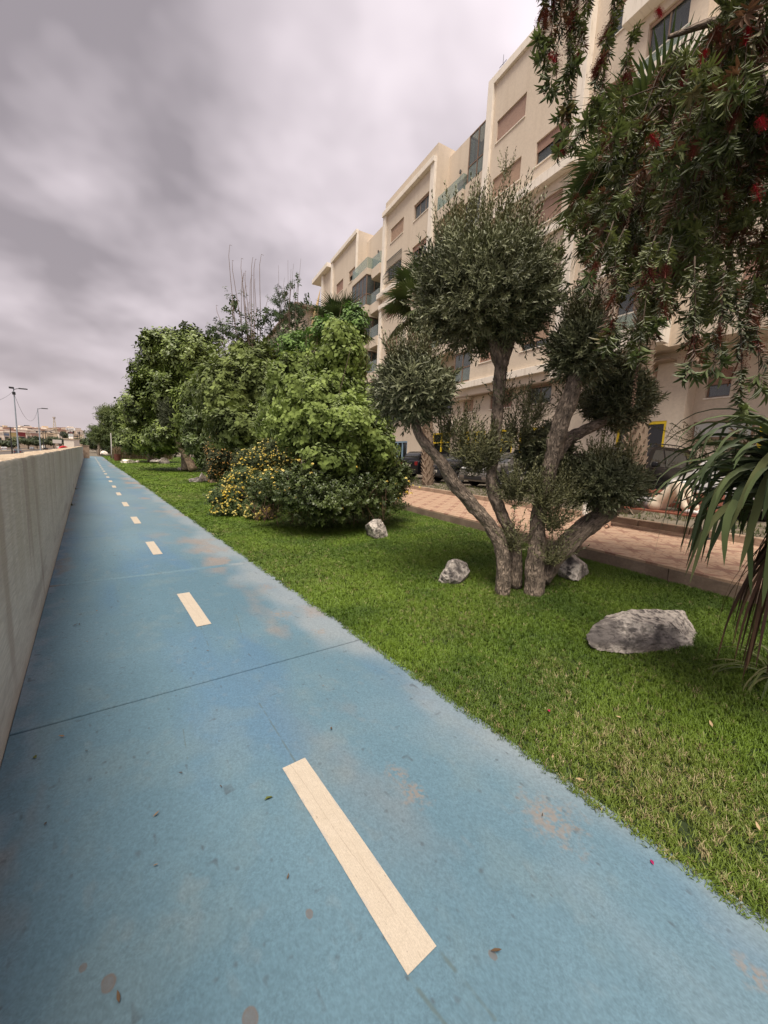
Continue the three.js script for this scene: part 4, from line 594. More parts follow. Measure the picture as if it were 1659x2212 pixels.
bigTree('olive_tree', 'grey-green olive on a pale leaning trunk in front of the dark tree', 412, 1012, [[418, 1016, 26.5], [402, 985, 26.3], [386, 958, 26], [372, 930, 25.8]], [.3, .22, .18, .1], [[372, 900, 25.8, [1.0, 1.3, 1.0], 1500, 1.8], [362, 930, 25.8, [.8, .7, .8], 700, 1.8]], oliveSprigs[0], oliveM, [.06, .075, .035], [.13, .15, .08], 109, { lump: .4, core: .1, bark: barkPale });
bigTree('dark_tree', 'rounded green tree standing left of the large dark tree', 330, 1000, [[325, 998, 41], [322, 960, 41], [318, 930, 41]], [.3, .25, .2], [[310, 895, 42, [2.8, 3.0, 2.6], 1200, 1.3], [288, 915, 43, [2.1, 2.6, 2], 800, 1.3], [325, 930, 40, [2.4, 2.4, 2.4], 1200, 1.3], [290, 950, 42, [2.2, 1.8, 2], 700, 1.3]], broad[3], darkLeafM, [.065, .098, .02], [.155, .205, .05], 113, { lump: .5, core: .15 });
bigTree('drooping_tree', 'pale green drooping tree above the white post beside the path', 262, 984, [[262, 986, 62], [259, 950, 62], [256, 920, 62]], [.28, .24, .18], [[243, 905, 62, [2.4, 2.6, 2.4], 800, 1.6], [262, 900, 62, [2.0, 2.4, 2.2], 600, 1.6], [235, 940, 62, [3.2, 2.0, 2.6], 900, 1.6], [262, 945, 62, [2.8, 2.0, 2.4], 700, 1.6]], broad[5], broadM, [.065, .105, .02], [.15, .19, .05], 117, { lump: .5, core: 0, up: 0, rand: .6 });
bigTree('far_tree', 'dark green low tree at the far end of the path', 225, 978, [[225, 979, 95], [225, 965, 95], [224, 958, 95]], [.3, .25, .2], [[222, 950, 95, [4, 2.4, 4], 900, 2], [205, 958, 100, [3.2, 1.6, 3], 600, 2], [240, 962, 90, [3.6, 2, 3], 700, 2]], broad[3], darkLeafM, [.03, .055, .018], [.075, .11, .03], 121, { lump: .5 });
{ // bare broken limb over the far trees
  const p = at(213, 975, 66), O = V(p.x, lawnH(p.x, p.z), p.z), t = thing('dead_tree', 'bare broken tree with a drooping dead branch beside the drooping tree', 'tree', O), g = (x, y) => at(x, y, 66).sub(O);
  part(t, 'trunk', tube([V(0, 0, 0), g(214, 945), g(215, 925)], [.22, .16, .1], 6, 8), bark); part(t, 'branch', merge([tube([g(215, 928), g(222, 925), g(210, 908), g(205, 902)], [.09, .08, .05, .02], 5, 8), tube([g(214, 935), g(209, 925), g(206, 935), g(206, 950)], [.07, .05, .05, .04], 5, 8), tube([g(215, 925), g(228, 922), g(238, 925)], [.08, .06, .03], 5, 5)]), bark);
}
{ // dry ornamental grass
  const O = onLawn(308, 992), t = thing('grass_clump', 'brown dry ornamental grass clump in front of the far trees', 'ornamental grass', O); const items = [], r = rng(131); for (let i = 0; i < 700; i++) { const x = (r() - .5) * 6.5, z = (r() - .5) * 3; items.push([x, -.1, z, r() * 6.3, [1.1, 1.3 + .9 * r(), 1.1], mix3([.09, .075, .03], [.24, .17, .09], r())]); } t.add(scatter('blades', '', tuftGeo(7, 1, .5, .05, 7), leafM(.7, .2), items));
}
// ---- fan palms in the strip by the parking
const frondGeo = [0, 1, 2].map(s => { const r = rng(140 + s), pos = [], idx = [], n = 34, L = 1.05, pet = .95; for (let i = 0; i < n; i++) { const a = lerp(-2.15, 2.15, (i + .5) / n), da = 4.3 / n / 2, len = L * (.78 + .22 * Math.cos(a * .6)) * (.9 + .2 * r()), k = pos.length / 3, P = (rad, ang, y) => pos.push(pet + Math.cos(ang) * rad, y, Math.sin(ang) * rad), dr = (.1 + .3 * r()) * len; P(0, 0, 0); P(len * .5, a - da, .015); P(len * .5, a, -.02 - .03 * len); P(len * .5, a + da, .015); P(len * .78, a - da * .35, -.1 * len); P(len * .78, a + da * .35, -.1 * len); P(len, a + (r() - .5) * .05, -dr); idx.push(k, k + 1, k + 2, k, k + 2, k + 3, k + 1, k + 4, k + 2, k + 2, k + 5, k + 3, k + 2, k + 4, k + 5, k + 4, k + 6, k + 5); } const pt = tube([V(0, 0, 0), V(pet * .5, .05, 0), V(pet, 0, 0)], [.022, .016, .012], 5, 4); return merge([geoFrom(pos, null, idx), pt]); });
const palmM = leafM(.4, .22), palmCols = [[.05, .085, .022], [.075, .11, .03], [.12, .15, .05]].map(c => { const m = leafM(.4, .22); m.color.setRGB(...c); return m; });
const palmTrunkM = std(.19, .14, .1, .95), stubM = std(.24, .18, .13, .95);
function palm(label, base, top, nf, seed, group, o = {}) {
  const t = thing('fan_palm', label, 'palm', base), r = rng(seed), c = rel(top, base), H = c.length();
  part(t, 'trunk', tube([V(0, -.1, 0), c.clone().multiplyScalar(.5).add(V(.05, 0, .05)), c], [.24, .19, .17], 14, 30, .12, seed), palmTrunkM);
  const boots = [], rows = Math.round(H / .14); for (let i = 0; i < rows; i++) for (let j = 0; j < 7; j++) { const y = i / rows, a = j / 7 * 6.283 + (i % 2) * .45 + i * .08, rad = lerp(.23, .17, y), p = c.clone().multiplyScalar(y); const b = new THREE.CylinderGeometry(.018, .065, .26, 4); b.scale(1, 1, .45); b.rotateX(.42 + .2 * r()); b.rotateZ((j % 2 ? .5 : -.5) * .8); b.rotateY(-a + Math.PI / 2); b.translate(p.x + Math.cos(a) * (rad + .01), p.y, p.z + Math.sin(a) * (rad + .01)); boots.push(b); } part(t, 'leaf_stubs', merge(boots), stubM);
  for (let i = 0; i < nf; i++) { const az = i * 2.399 + r() * .3, k = i / nf, el = lerp(1.35, -.75, k) + (r() - .5) * .25, m = part(t, 'frond', frondGeo[i % 3], palmCols[i % 5 === 0 ? 2 : i % 2], c.clone().add(V(0, .12 - .35 * k, 0))); m.rotation.order = 'YZX'; m.rotation.set((r() - .5) * .7, az, el); m.scale.setScalar((o.s || 1) * (.85 + .3 * r())); }
  return t;
}
const pBase = (u, w) => UW(u, lerp(PROM + .1, PARK, smooth(0, 1.4, w - KW2)), w);
{ const b = pBase(5.35, 9.75); palm('fan palm with a stubbly trunk seen behind the bottlebrush tree', b, at(1415, 385, 9.4), 36, 151, null, { s: 1.2 });
  palm('fan palm whose thick trunk base stands between two black parked cars', pBase(13.9, 9.7), at(918, 655, 16.4), 30, 152);
  const p3 = palm('fan palm rising behind the leafy bush with a pointed new spear leaf', pBase(22.6, 9.8), at(737, 712, 23.2), 28, 153); const o = p3.position; part(p3, 'spear_leaf', tube([at(672, 730, 23.2).sub(o), at(681, 680, 23.2).sub(o), at(692, 624, 23.2).sub(o)], [.16, .13, .01], 8, 8), std(.5, .35, .17, .6));
  palm('small fan palm mostly hidden behind the twiggy saplings', pBase(26.5, 10.2), at(640, 770, 26), 16, 154); }
// ---- bottlebrush tree overhead on the right
const bbSprig = sprig(20, .15, .085, .016, .95, 161, { stemR: .0018, whorl: 1, tipUp: 1, droop: .12 }), bbTip = sprig(15, .07, .088, .019, .85, 162, { whorl: 1, droop: .15 });
const brush = (() => { const r = rng(163), pos = [], idx = []; for (let i = 0; i < 230; i++) { const y = r() * .1, a = r() * 6.283, l = .026 + .008 * r(), k = pos.length / 3, c = Math.cos(a), s = Math.sin(a), w = .0011; pos.push(-s * w, y, c * w, s * w, y, -c * w, c * l, y + .006 * (r() - .2), s * l); idx.push(k, k + 1, k + 2); } const caps = []; for (let i = 0; i < 60; i++) { const y = r() * .1, a = r() * 6.283, g = new THREE.OctahedronGeometry(.0022); g.translate(Math.cos(a) * .031, y, Math.sin(a) * .031); caps.push(g); } return merge([geoFrom(pos, null, idx), ...caps, cyl(.003, .002, .12, 5)]); })();
const seedString = (() => { const g = [cyl(.0016, .0012, .3, 4)], r = rng(164); for (let i = 0; i < 44; i++) { const y = .02 + i * .0062, a = i * 2.4, s = new THREE.IcosahedronGeometry(.0042 + .001 * r(), 0); s.translate(Math.cos(a) * .006, y, Math.sin(a) * .006); g.push(s); } return merge(g); })();
{
  const bx = 6.2, bz = -.2, O = V(bx, lawnH(bx, bz), bz), t = thing('bottlebrush_tree', 'weeping bottlebrush tree with hanging leafy strands and red brush flowers at the upper right', 'bottlebrush tree', O);
  const L = p => p.clone().sub(O), head = L(V(4.75, 4.5, -1.0));
  part(t, 'trunk', tube([V(0, -.1, 0), V(-.15, 1.4, -.1), V(-.6, 2.9, -.3), head], [.17, .14, .12, .1], 12, 24, .25, 5), bark);
  const r = rng(165), strands = [], twigs = [], limbs = [], sp = [], tips = [], fl = [], sd = [];
  const C = V(5.0, 0, -.95), R = 1.55;
  for (let i = 0; i < 9; i++) { const a = i / 9 * 6.283 + .3, e = L(V(C.x + Math.cos(a) * R * .75, 4.9 + .5 * r(), C.z + Math.sin(a) * R * .75)); limbs.push(tube([head.clone().multiplyScalar(.82 + .02 * i), head.clone().lerp(e, .5).add(V(0, .45, 0)), e], [.06, .04, .016], 7, 10, .15, i)); }
  limbs.push(tube([[1700, 130], [1650, 82], [1600, 42], [1560, 25]].map(([x, y]) => L(at(x, y, 3.0))), [.05, .042, .036, .025], 9, 14, .35, 3));
  const HANG = [[1200, -40, 1180, 130], [1215, -30, 1190, 185], [1250, -30, 1215, 245], [1275, -20, 1208, 320], [1330, -20, 1290, 240], [1310, 90, 1265, 270], [1360, 80, 1325, 300], [1180, -40, 1168, 90], [1225, -40, 1230, 150], [1400, 560, 1378, 770, 2.5], [1500, 600, 1492, 805, 2.5], [1590, 640, 1602, 880, 2.4], [1560, 620, 1545, 790, 2.4], [1330, 540, 1318, 730, 2.6], [1310, 520, 1272, 600, 2.6], [1620, 640, 1640, 830, 2.4], [1440, 560, 1420, 700, 2.5]];
  for (let i = 0; i < 165 + HANG.length; i++) {
    const Hh = HANG[i - 165], a = r() * 6.283, dd = Math.sqrt(r()) * R * (Hh ? .2 : i % 2 ? 1.02 : .8), k = dd / R, x = C.x + Math.cos(a) * dd, z = C.z + Math.sin(a) * dd, top = 5.35 - 1.0 * k * k + (r() - .5) * 1.2, low = 2.45 + 2.2 * Math.pow(k, 1.8) * (.8 + .35 * r()) + r() * .8, ln = clamp(top - low, .35, 1.6), y0 = i % 2 ? top : low + ln; if (i % 2 && y0 - ln > 4.9 && k < .6) continue;
    const out = V(Math.cos(a), 0, Math.sin(a)).multiplyScalar(.22 + .2 * r()), p0 = L(V(x, y0, z)), p1 = p0.clone().addScaledVector(out, .7).add(V(0, -ln * .35, 0)), p2 = p0.clone().add(out).add(V((r() - .5) * .12, -ln, (r() - .5) * .12));
    if (Hh) { p0.copy(L(at(Hh[0], Hh[1], Hh[4] || 2.9))); p2.copy(L(at(Hh[2], Hh[3], Hh[4] || 2.9))); p1.copy(p0).lerp(p2, .45).add(V(.03, .06, 0)); }
    const cv = new THREE.CatmullRomCurve3([Hh ? p0.clone().add(V(.02 + .1 * r(), .15, .06 * (r() - .5))) : p0.clone().addScaledVector(out, -.8).add(V(0, .12, 0)), p0, p1, p2]); twigs.push(tube(cv.getPoints(5), [.006, .004, .0018], 4, 8, 0, 1, false)); strands.push([cv, ln]);
    const m = Math.round((Hh ? p0.distanceTo(p2) + .1 : ln) * 26); for (let s = 0; s < m; s++) { const q = (Hh ? .04 + .96 * (s + r()) / m : .2 + .8 * (s + r()) / m); if (Hh ? r() < .3 : vn(i * 3.1, q * 7) < .4) continue; sp.push([cv.getPoint(Math.min(1, q)), cv.getTangent(Math.min(1, q)), Hh ? .68 : 1]); }
    for (let s = 0; s < 3; s++) tips.push([cv.getPoint(.94 + .03 * s), cv.getTangent(1)]);
    if (i % 4 === 0) fl.push([cv.getPoint(.55 + .3 * r()), cv.getTangent(.7)]); if (i % 3 === 0) sd.push([cv.getPoint(.5 + .45 * r())]);
  }
  part(t, 'branch', merge(limbs), bark); part(t, 'twigs', merge(twigs), std(.085, .06, .042, .9)).userData.kind = 'stuff';
  const inst = (name, geo, mat, list, fn) => { const m = new THREE.InstancedMesh(geo, mat, list.length), M = new THREE.Matrix4(), up = V(0, 1, 0), c = new THREE.Color(); list.forEach((q, i) => { const [p, d, s, col] = fn(q); M.compose(p, new THREE.Quaternion().setFromUnitVectors(up, d.normalize()).multiply(new THREE.Quaternion().setFromAxisAngle(up, r() * 6.28)), V(s, s, s)); m.setMatrixAt(i, M); c.setRGB(...col); m.setColorAt(i, c); }); m.name = name; m.userData.kind = 'stuff'; shade(m); t.add(m); };
  const lm = leafM(.5, .3), lc = p => { const k = clamp(vn(p.x * 2.2, p.y * 2.2, p.z * 2.2 + 7) * 1.3 - .2 + (r() - .5) * .5); return r() < .13 ? [.15, .075, .035] : mix3([.045, .058, .014], [.165, .195, .05], k); };
  inst('leaves', bbSprig, lm, sp, ([p, d, k]) => [p, d.clone().multiplyScalar(k < 1 ? 1 : .55).add(dirRand(r).multiplyScalar(.75 * k)).add(V(0, -.25, 0)), k * (.8 + .5 * r()), lc(p)]);
  inst('shoot_tips', bbTip, lm, tips, ([p, d]) => [p, d.clone().add(dirRand(r).multiplyScalar(.7)), .8 + .4 * r(), mix3(lc(p), [.13, .19, .05], .4)]);
  const fm = std(.30, .008, .02, .8, { side: THREE.DoubleSide }), fd = std(.13, .03, .022, .85, { side: THREE.DoubleSide });
  fl.forEach(([p, d], i) => { const m = part(t, 'flower', brush, i % 3 ? fd : fm, p); m.quaternion.setFromUnitVectors(V(0, 1, 0), d.clone().add(V(0, -.3, 0)).normalize()); m.scale.setScalar(.85 + .45 * r()); });
  for (const [x, y, d] of [[1640, 255, 2.2], [1405, 290, 2.4], [1420, 20, 2.8], [1208, 312, 2.9], [1186, 120, 2.9], [1630, 400, 2.3]]) { const m = part(t, 'flower', brush, fm, L(at(x, y, d))); m.rotation.set(2.7, x, .2); m.scale.setScalar(.9); }
  { const sb = []; strands.forEach(([cv], i) => { for (let k = 0; k < 2; k++) if (r() < .95) sb.push([cv.getPoint(.35 + .6 * r()), cv.getTangent(.8)]); }); inst('spent_brushes', brush, std(1, 1, 1, .9, { side: THREE.DoubleSide }), sb, ([p, d]) => [p, d.clone().add(dirRand(r).multiplyScalar(.4)), 1.0 + .6 * r(), mix3([.13, .022, .018], [.19, .08, .045], r())]); }
  inst('seed_strings', seedString, std(.12, .07, .045, .9), sd, ([p]) => [p, V((r() - .5) * .2, -1, (r() - .5) * .2), .8 + .6 * r(), [1, 1, 1]]);
}
// ---- strappy dracaena-like plant at the right edge
{
  const px = 3.95, pz = .15, O = V(px, lawnH(px, pz), pz), t = thing('strappy_plant', 'strappy plant with long arching green leaves and dead brown ones hanging below', 'plant', O), r = rng(171), head = V(-.62, 1.55, -.5);
  part(t, 'trunk', tube([V(0, -.1, 0), V(-.2, .8, -.15), head], [.09, .07, .06], 9, 14, .3, 4), bark);
  const strap = (len, wd, el, droop, s) => { const q = rng(s), pos = [], idx = [], n = 11; let x = 0, y = 0, e = el; for (let i = 0; i <= n; i++) { const k = i / n, w = wd * (k < .12 ? .6 + k * 3.3 : Math.pow(1 - k, .55) * 1.06) * .5 + .0008, tw = .22 * Math.sin(k * 3 + s); pos.push(x, y + w * .35 + tw * w, -w, x, y, 0, x, y + w * .35 - tw * w, w); x += Math.cos(e) * len / n; y += Math.sin(e) * len / n; e -= droop / n * (.5 + 1.4 * k) + (q() - .5) * .03; if (e < -1.5) e = -1.5; } for (let i = 0; i < n; i++) for (let j = 0; j < 2; j++) { const a = i * 3 + j; idx.push(a, a + 1, a + 3, a + 1, a + 4, a + 3); } return geoFrom(pos, null, idx); };
  const ribTex = tex(64, 8, (u) => .5 + .5 * Math.sin(u * 60), false); const gs = []; for (let i = 0; i < 12; i++) gs.push(strap(.72 + .3 * r(), .046 + .02 * r(), lerp(1.35, .1, i / 11), lerp(2.0, 3.6, r()), i + 1));
  const ms = [[.035, .058, .016], [.05, .078, .02], [.07, .098, .026], [.12, .135, .045]].map(c => { const m = leafM(.38, .2); m.color.setRGB(...c); return m; });
  for (let i = 0; i < 230; i++) { const m = part(t, 'leaf', gs[(i * 5 + (r() * 3 | 0)) % 12], ms[r() < .12 ? 3 : r() * 3 | 0], head.clone().add(V((r() - .5) * .06, -.34 * (i / 230) + .12 * r(), (r() - .5) * .06))); m.rotation.y = i * 2.399 + r() * .4; m.rotation.order = 'YXZ'; m.rotation.x = (r() - .5) * .4; m.scale.setScalar(.85 + .3 * r()); }
  const dg = []; for (let i = 0; i < 5; i++) dg.push(strap(.55 + .3 * r(), .02, -1.0 - .3 * r(), .7, 30 + i)); const dm = [[.05, .022, .014], [.075, .035, .02], [.12, .065, .035]].map(c => std(...c, .85, { side: THREE.DoubleSide }));
  for (let i = 0; i < 84; i++) { const m = part(t, 'dead_leaf', dg[i % 5], dm[i % 3], head.clone().add(V((r() - .5) * .05, -.2 - .3 * r(), (r() - .5) * .05))); m.rotation.y = r() * 6.283; m.scale.setScalar(.8 + .4 * r()); }
  // low grassy clump further along the edge
  const P2 = onLawn(1690, 1470), c = thing('strappy_plant', 'low yellowish clump of arching blades at the right edge of the lawn', 'plant', P2), bl = [0, 1, 2, 3].map(i => strap(.42 + .1 * i, .016, 1.2 - .25 * i, 2.0 + .2 * i, 50 + i)), bm = [[.14, .17, .05], [.2, .2, .08], [.09, .12, .04]].map(q => { const m = leafM(.5, .2); m.color.setRGB(...q); return m; });
  for (let i = 0; i < 44; i++) { const m = part(c, 'leaf', bl[i % 4], bm[i % 3], V((r() - .5) * .1, 0, (r() - .5) * .1)); m.rotation.y = i * 2.4 + r(); m.scale.setScalar(.8 + .4 * r()); }
}
{ // brownish feathery conifer-like shrub behind it
  const p = at(1585, 965, 3.7), O = V(p.x, lawnH(p.x, p.z), p.z), t = thing('feathery_shrub', 'brownish feathery shrub with spreading fronds behind the strappy plant', 'shrub', O), r = rng(181), H = p.y - lawnH(p.x, p.z), fr = sprig(60, .9, .06, .012, 1.0, 182, { stemR: .006, whorl: 1, droop: 0 });
  part(t, 'stem', tube([V(1.5, 0, .7), V(.7, H * .75, .3), V(0, H, 0)], [.04, .03, .015], 7, 8), bark); const m = [[.12, .085, .035], [.1, .1, .035]].map(c => { const q = leafM(.7, .15); q.color.setRGB(...c); return q; });
  for (let i = 0; i < 26; i++) { const f = part(t, 'frond', fr, m[i % 2], V(0, H * (.82 + .2 * r()), 0)); f.rotation.order = 'YZX'; f.rotation.set(0, i * 2.4, -1.25 - .5 * r() + .3); f.scale.setScalar(.55 + .35 * r()); }
}
// ================================================================ CARS
const tyreM = std(.02, .02, .02, .9), rimM = std(.5, .5, .5, .3, { metalness: .8 }), chromeM = std(.6, .6, .6, .2, { metalness: 1 }), plateM = std(.65, .62, .55, .5), redLamp = std(.3, .02, .02, .15), clearLamp = std(.6, .62, .62, .1);
const carGlass = new THREE.MeshPhysicalMaterial({ color: new THREE.Color().setRGB(.05, .053, .05), roughness: .04, clearcoat: .3, clearcoatRoughness: .02 });
const paint = (r, g, b) => new THREE.MeshPhysicalMaterial({ color: new THREE.Color().setRGB(r, g, b), roughness: .3, metalness: .1, clearcoat: r < .05 ? .35 : .9, clearcoatRoughness: .05, specularIntensity: r < .05 ? .4 : 1 });
function car(label, pos, turn, pm, o = {}) {
  const t = thing('parked_car', label, 'car', pos, turn, o.group), L = o.L || 4.2, W = o.W || 1.76, H = o.H || 1.46, h2 = o.belt || .93, fx = L / 2 - .82, rx = -L / 2 + .78, wr = o.wr || .32, hood = o.hood || .98;
  // lower body: side outline with arches
  const s = new THREE.Shape(), y0 = .22, arch = (x) => { s.lineTo(x - wr - .07, y0); s.absarc(x, wr, wr + .06, Math.PI + .25, -.25, true); s.lineTo(x + wr + .07, y0); };
  s.moveTo(-L / 2 + .06, y0 + .06); arch(rx); arch(fx); s.lineTo(L / 2 - .08, y0 + .02); s.quadraticCurveTo(L / 2, y0 + .1, L / 2 - .01, .5); s.quadraticCurveTo(L / 2 - .03, .72, L / 2 - .16, .78); s.quadraticCurveTo(L / 2 - .6, hood - .06, L / 2 - 1.06, hood); s.lineTo(-L / 2 + .3, h2 + .05); s.quadraticCurveTo(-L / 2 + .04, h2 + .04, -L / 2 + .03, h2 - .12); s.lineTo(-L / 2, .5); s.closePath();
  const bg = new THREE.ExtrudeGeometry(s, { depth: W - .2, bevelEnabled: true, bevelThickness: .1, bevelSize: .07, bevelSegments: 4, curveSegments: 10, bevelOffset: -.07 }); bg.translate(0, 0, -W / 2 + .1); part(t, 'body', toCreasedNormals(bg.deleteAttribute('uv'), .6), pm);
  // cabin: outline at belt and at roof
  const x0 = L / 2 - 1.0, x1 = L / 2 - 1.72, x2 = -L / 2 + (o.tail ?? .52), x3 = -L / 2 + .1, c = (x, y, z) => [x, y, z], zb = W / 2 - .09, zt = W / 2 - .24;
  const cab = new THREE.Shape(); cab.moveTo(x0, hood - .03); cab.quadraticCurveTo((x0 + x1) / 2 - .02, H - .12, x1, H - .035); cab.quadraticCurveTo((x1 + x2) / 2, H + .02, x2, H - .05); cab.quadraticCurveTo(x3 + .1, H - .2, x3 + .02, h2); cab.closePath();
  const cg = new THREE.ExtrudeGeometry(cab, { depth: 2 * zb, steps: 8, bevelEnabled: false, curveSegments: 10 }); cg.translate(0, 0, -zb); { const p = cg.attributes.position; for (let i = 0; i < p.count; i++) { const y = p.getY(i), k = clamp((y - h2) / (H - h2)); p.setZ(i, p.getZ(i) * lerp(1, zt / zb, k)); } cg.computeVertexNormals(); } part(t, 'cabin', toCreasedNormals(cg.deleteAttribute('uv'), .5), pm); if (o.roof) { const pos = [], idx = []; const cc = cab.curves[1]; for (let i = 0; i <= 8; i++) { const q = cc.getPoint(i / 8), z = zt + .045; pos.push(q.x, q.y - .07, -z, q.x, q.y + .025, 0, q.x, q.y - .07, z); if (i) for (let k = 0; k < 2; k++) { const a = (i - 1) * 3 + k; idx.push(a, a + 1, a + 3, a + 1, a + 4, a + 3); } } part(t, 'roof_sky_sheen', geoFrom(pos, null, idx), o.roof); }  // pale sheet over the roof: sky reflection put into its colour
  // windows a hair proud of the cabin
  const zAt = (y) => zb * lerp(1, zt / zb, clamp((y - h2) / (H - h2))) + .006;
  const pane = (pts, side) => { const v = pts.map(([x, y]) => [x, y, side * zAt(y)]); const pos = [], idx = []; v.forEach(q => pos.push(...q)); for (let i = 1; i < v.length - 1; i++) idx.push(0, i, i + 1); return geoFrom(pos, null, idx); };
  const top = H - .11, bt = h2 + .07;
  for (const sd of [-1, 1]) {
    part(t, 'side_window', pane([[x0 - .32, bt + .03], [x1 - .02, top], [.02, top + .01], [.02, bt]], sd), carGlass); part(t, 'side_window', pane([[-.06, bt], [-.06, top + .01], [x2 + .52, top - .02], [x2 + .42, bt]], sd), carGlass); part(t, 'side_window', pane([[x2 + .34, bt], [x2 + .44, top - .02], [x2 + .12, top - .07], [x3 + .26, bt + .04]], sd), carGlass);
    part(t, 'mirror', rbox(x0 - .42, x0 - .22, h2 + .06, h2 + .2, sd > 0 ? W / 2 - .02 : -W / 2 - .14, sd > 0 ? W / 2 + .14 : -W / 2 + .02, .04), pm);
    for (const x of [.25, -.72]) part(t, 'door_handle', rbox(x - .2, x, h2 - .13, h2 - .1, sd > 0 ? W / 2 - .02 : -W / 2 - .02, sd > 0 ? W / 2 + .02 : -W / 2 + .02, .008, 1), o.handle || pm);
    part(t, 'sill_trim', rbox(rx + wr + .1, fx - wr - .1, y0 - .02, y0 + .1, sd > 0 ? W / 2 - .06 : -W / 2 - .008, sd > 0 ? W / 2 + .008 : -W / 2 + .06, .02, 1), tyreM);
    part(t, 'headlight', rbox(L / 2 - .36, L / 2 - .06, .62, .76, sd * .62 - .16, sd * .62 + .16, .05), clearLamp); part(t, 'tail_lamp', rbox(-L / 2 - .012, -L / 2 + .14, h2 - .24, h2 - .04, sd * (W / 2 - .16) - .11, sd * (W / 2 - .16) + .11, .03), redLamp);
    if (o.rails) part(t, 'roof_rail', tube([V(x1, H - .03, sd * (zt - .08)), V(x1 - .2, H + .04, sd * (zt - .08)), V(x2 + .3, H + .04, sd * (zt - .08)), V(x2 + .05, H - .04, sd * (zt - .08))], [.016], 6, 12), metalDark);
    for (const x of [fx, rx]) { const w = sub(t, 'wheel'); w.position.set(x, wr, sd * (W / 2 - .11)); const ty = new THREE.TorusGeometry(wr - .075, .085, 10, 28); ty.scale(1, 1, 1.15); part(w, 'tyre', ty, tyreM); const sp = [cyl(.05, .05, .03, 12)]; sp[0].rotateX(Math.PI / 2); sp[0].translate(0, 0, -.015 + sd * .05); const ring = new THREE.TorusGeometry(wr - .12, .014, 6, 28); ring.translate(0, 0, sd * .055); sp.push(ring); for (let k = 0; k < 13; k++) { const b = rbox(-.012, .012, .03, wr - .12, -.01, .01, .004, 1); b.translate(0, 0, sd * .045); b.rotateZ(k / 13 * 6.283); sp.push(b); } part(w, 'rim', merge(sp), rimM); const d = new THREE.CylinderGeometry(wr - .11, wr - .11, .02, 20); d.rotateX(Math.PI / 2); part(w, 'brake_disc', d, darkM); }
  }
  const quad = (a, b, c2, d) => geoFrom([...a, ...b, ...c2, ...d], null, [0, 1, 2, 0, 2, 3]);
  { const xm = (x0 + x1) / 2, p = []; const f = (t) => { const q = cab.curves[0].getPoint(t); return [q.x + .006, q.y + .004]; }; const pos = [], idx = []; for (let i = 0; i <= 6; i++) { const [x, y] = f(.08 + .86 * i / 6), z = zAt(y) - .1; pos.push(x, y, -z, x, y, z); if (i) idx.push(2 * i - 2, 2 * i, 2 * i - 1, 2 * i - 1, 2 * i, 2 * i + 1); } part(t, 'windscreen', geoFrom(pos, null, idx), carGlass); }
  { const f = (t) => { const q = cab.curves[2].getPoint(t); return [q.x - .008, q.y + .003]; }; const pos = [], idx = []; for (let i = 0; i <= 6; i++) { const [x, y] = f(.12 + .72 * i / 6), z = zAt(y) - .13; pos.push(x, y, -z, x, y, z); if (i) idx.push(2 * i - 2, 2 * i, 2 * i - 1, 2 * i - 1, 2 * i, 2 * i + 1); } part(t, 'rear_window', geoFrom(pos, null, idx), carGlass); }
  const gr = [rbox(L / 2 - .06, L / 2 + .004, .3, .46, -.5, .5, .02, 1)]; for (let k = 0; k < 3; k++) gr.push(box(L / 2 - .1, L / 2 - .02, .53 + k * .045, .555 + k * .045, -.38, .38)); part(t, 'grille', merge(gr), metalDark);
  const mk = (x, y) => { const g = []; for (let k = 0; k < 6; k++) if (k !== 4) g.push(box(x, x + .004, y + .025, y + .085, -.2 + k * .065, -.165 + k * .065)); return merge(g); };
  const fp = part(t, 'front_plate', rbox(L / 2 - .002, L / 2 + .016, .45, .56, -.26, .26, .006, 1), plateM); part(fp, 'plate_marks', mk(L / 2 + .016, .45), darkM); const rp = part(t, 'rear_plate', rbox(-L / 2 - .02, -L / 2 - .002, .62, .73, -.26, .26, .006, 1), plateM); part(rp, 'plate_marks', mk(-L / 2 - .024, .62), darkM);
  part(t, 'rear_bumper', rbox(-L / 2 - .035, -L / 2 + .12, .3, .46, -W / 2 + .1, W / 2 - .1, .04), tyreM);
  return t;
}
const NOSE_IN = -AN, NOSE_OUT = Math.PI - AN;
car('black hatchback parked tail towards the promenade behind the left palm trunk', UW(17.25, PARK, 12.75), NOSE_IN, paint(.012, .013, .016), { L: 4.1 });
car('dark car parked nose out between the palm trunk and the leaning olive branch', UW(14.25, PARK, 12.35), NOSE_OUT, paint(.02, .021, .024), { L: 4.3 });
car('grey car with a broad windscreen parked behind the middle olive trunk', UW(11.6, PARK, 12.3), NOSE_OUT, paint(.16, .15, .14), { L: 4.3 });
car('dark grey car parked behind the thick right olive trunk', UW(9.2, PARK, 12.4), NOSE_OUT, paint(.035, .035, .038), { L: 4.2 });
car('black car with roof rails and a painted sky reflection on top parked behind the bench', UW(6.75, PARK, 12.35), NOSE_OUT, paint(.012, .012, .014), { L: 4.3, H: 1.66, belt: 1.0, wr: .35, hood: 1.06, roof: paint(.6, .58, .55), rails: 1, tail: .45 });  // all-black car; pale roof colour paints in the sky reflection
car('silver car mostly hidden behind the strappy plant', UW(4.0, PARK, 12.3), NOSE_OUT, paint(.42, .41, .4), { L: 4.3, H: 1.5 });
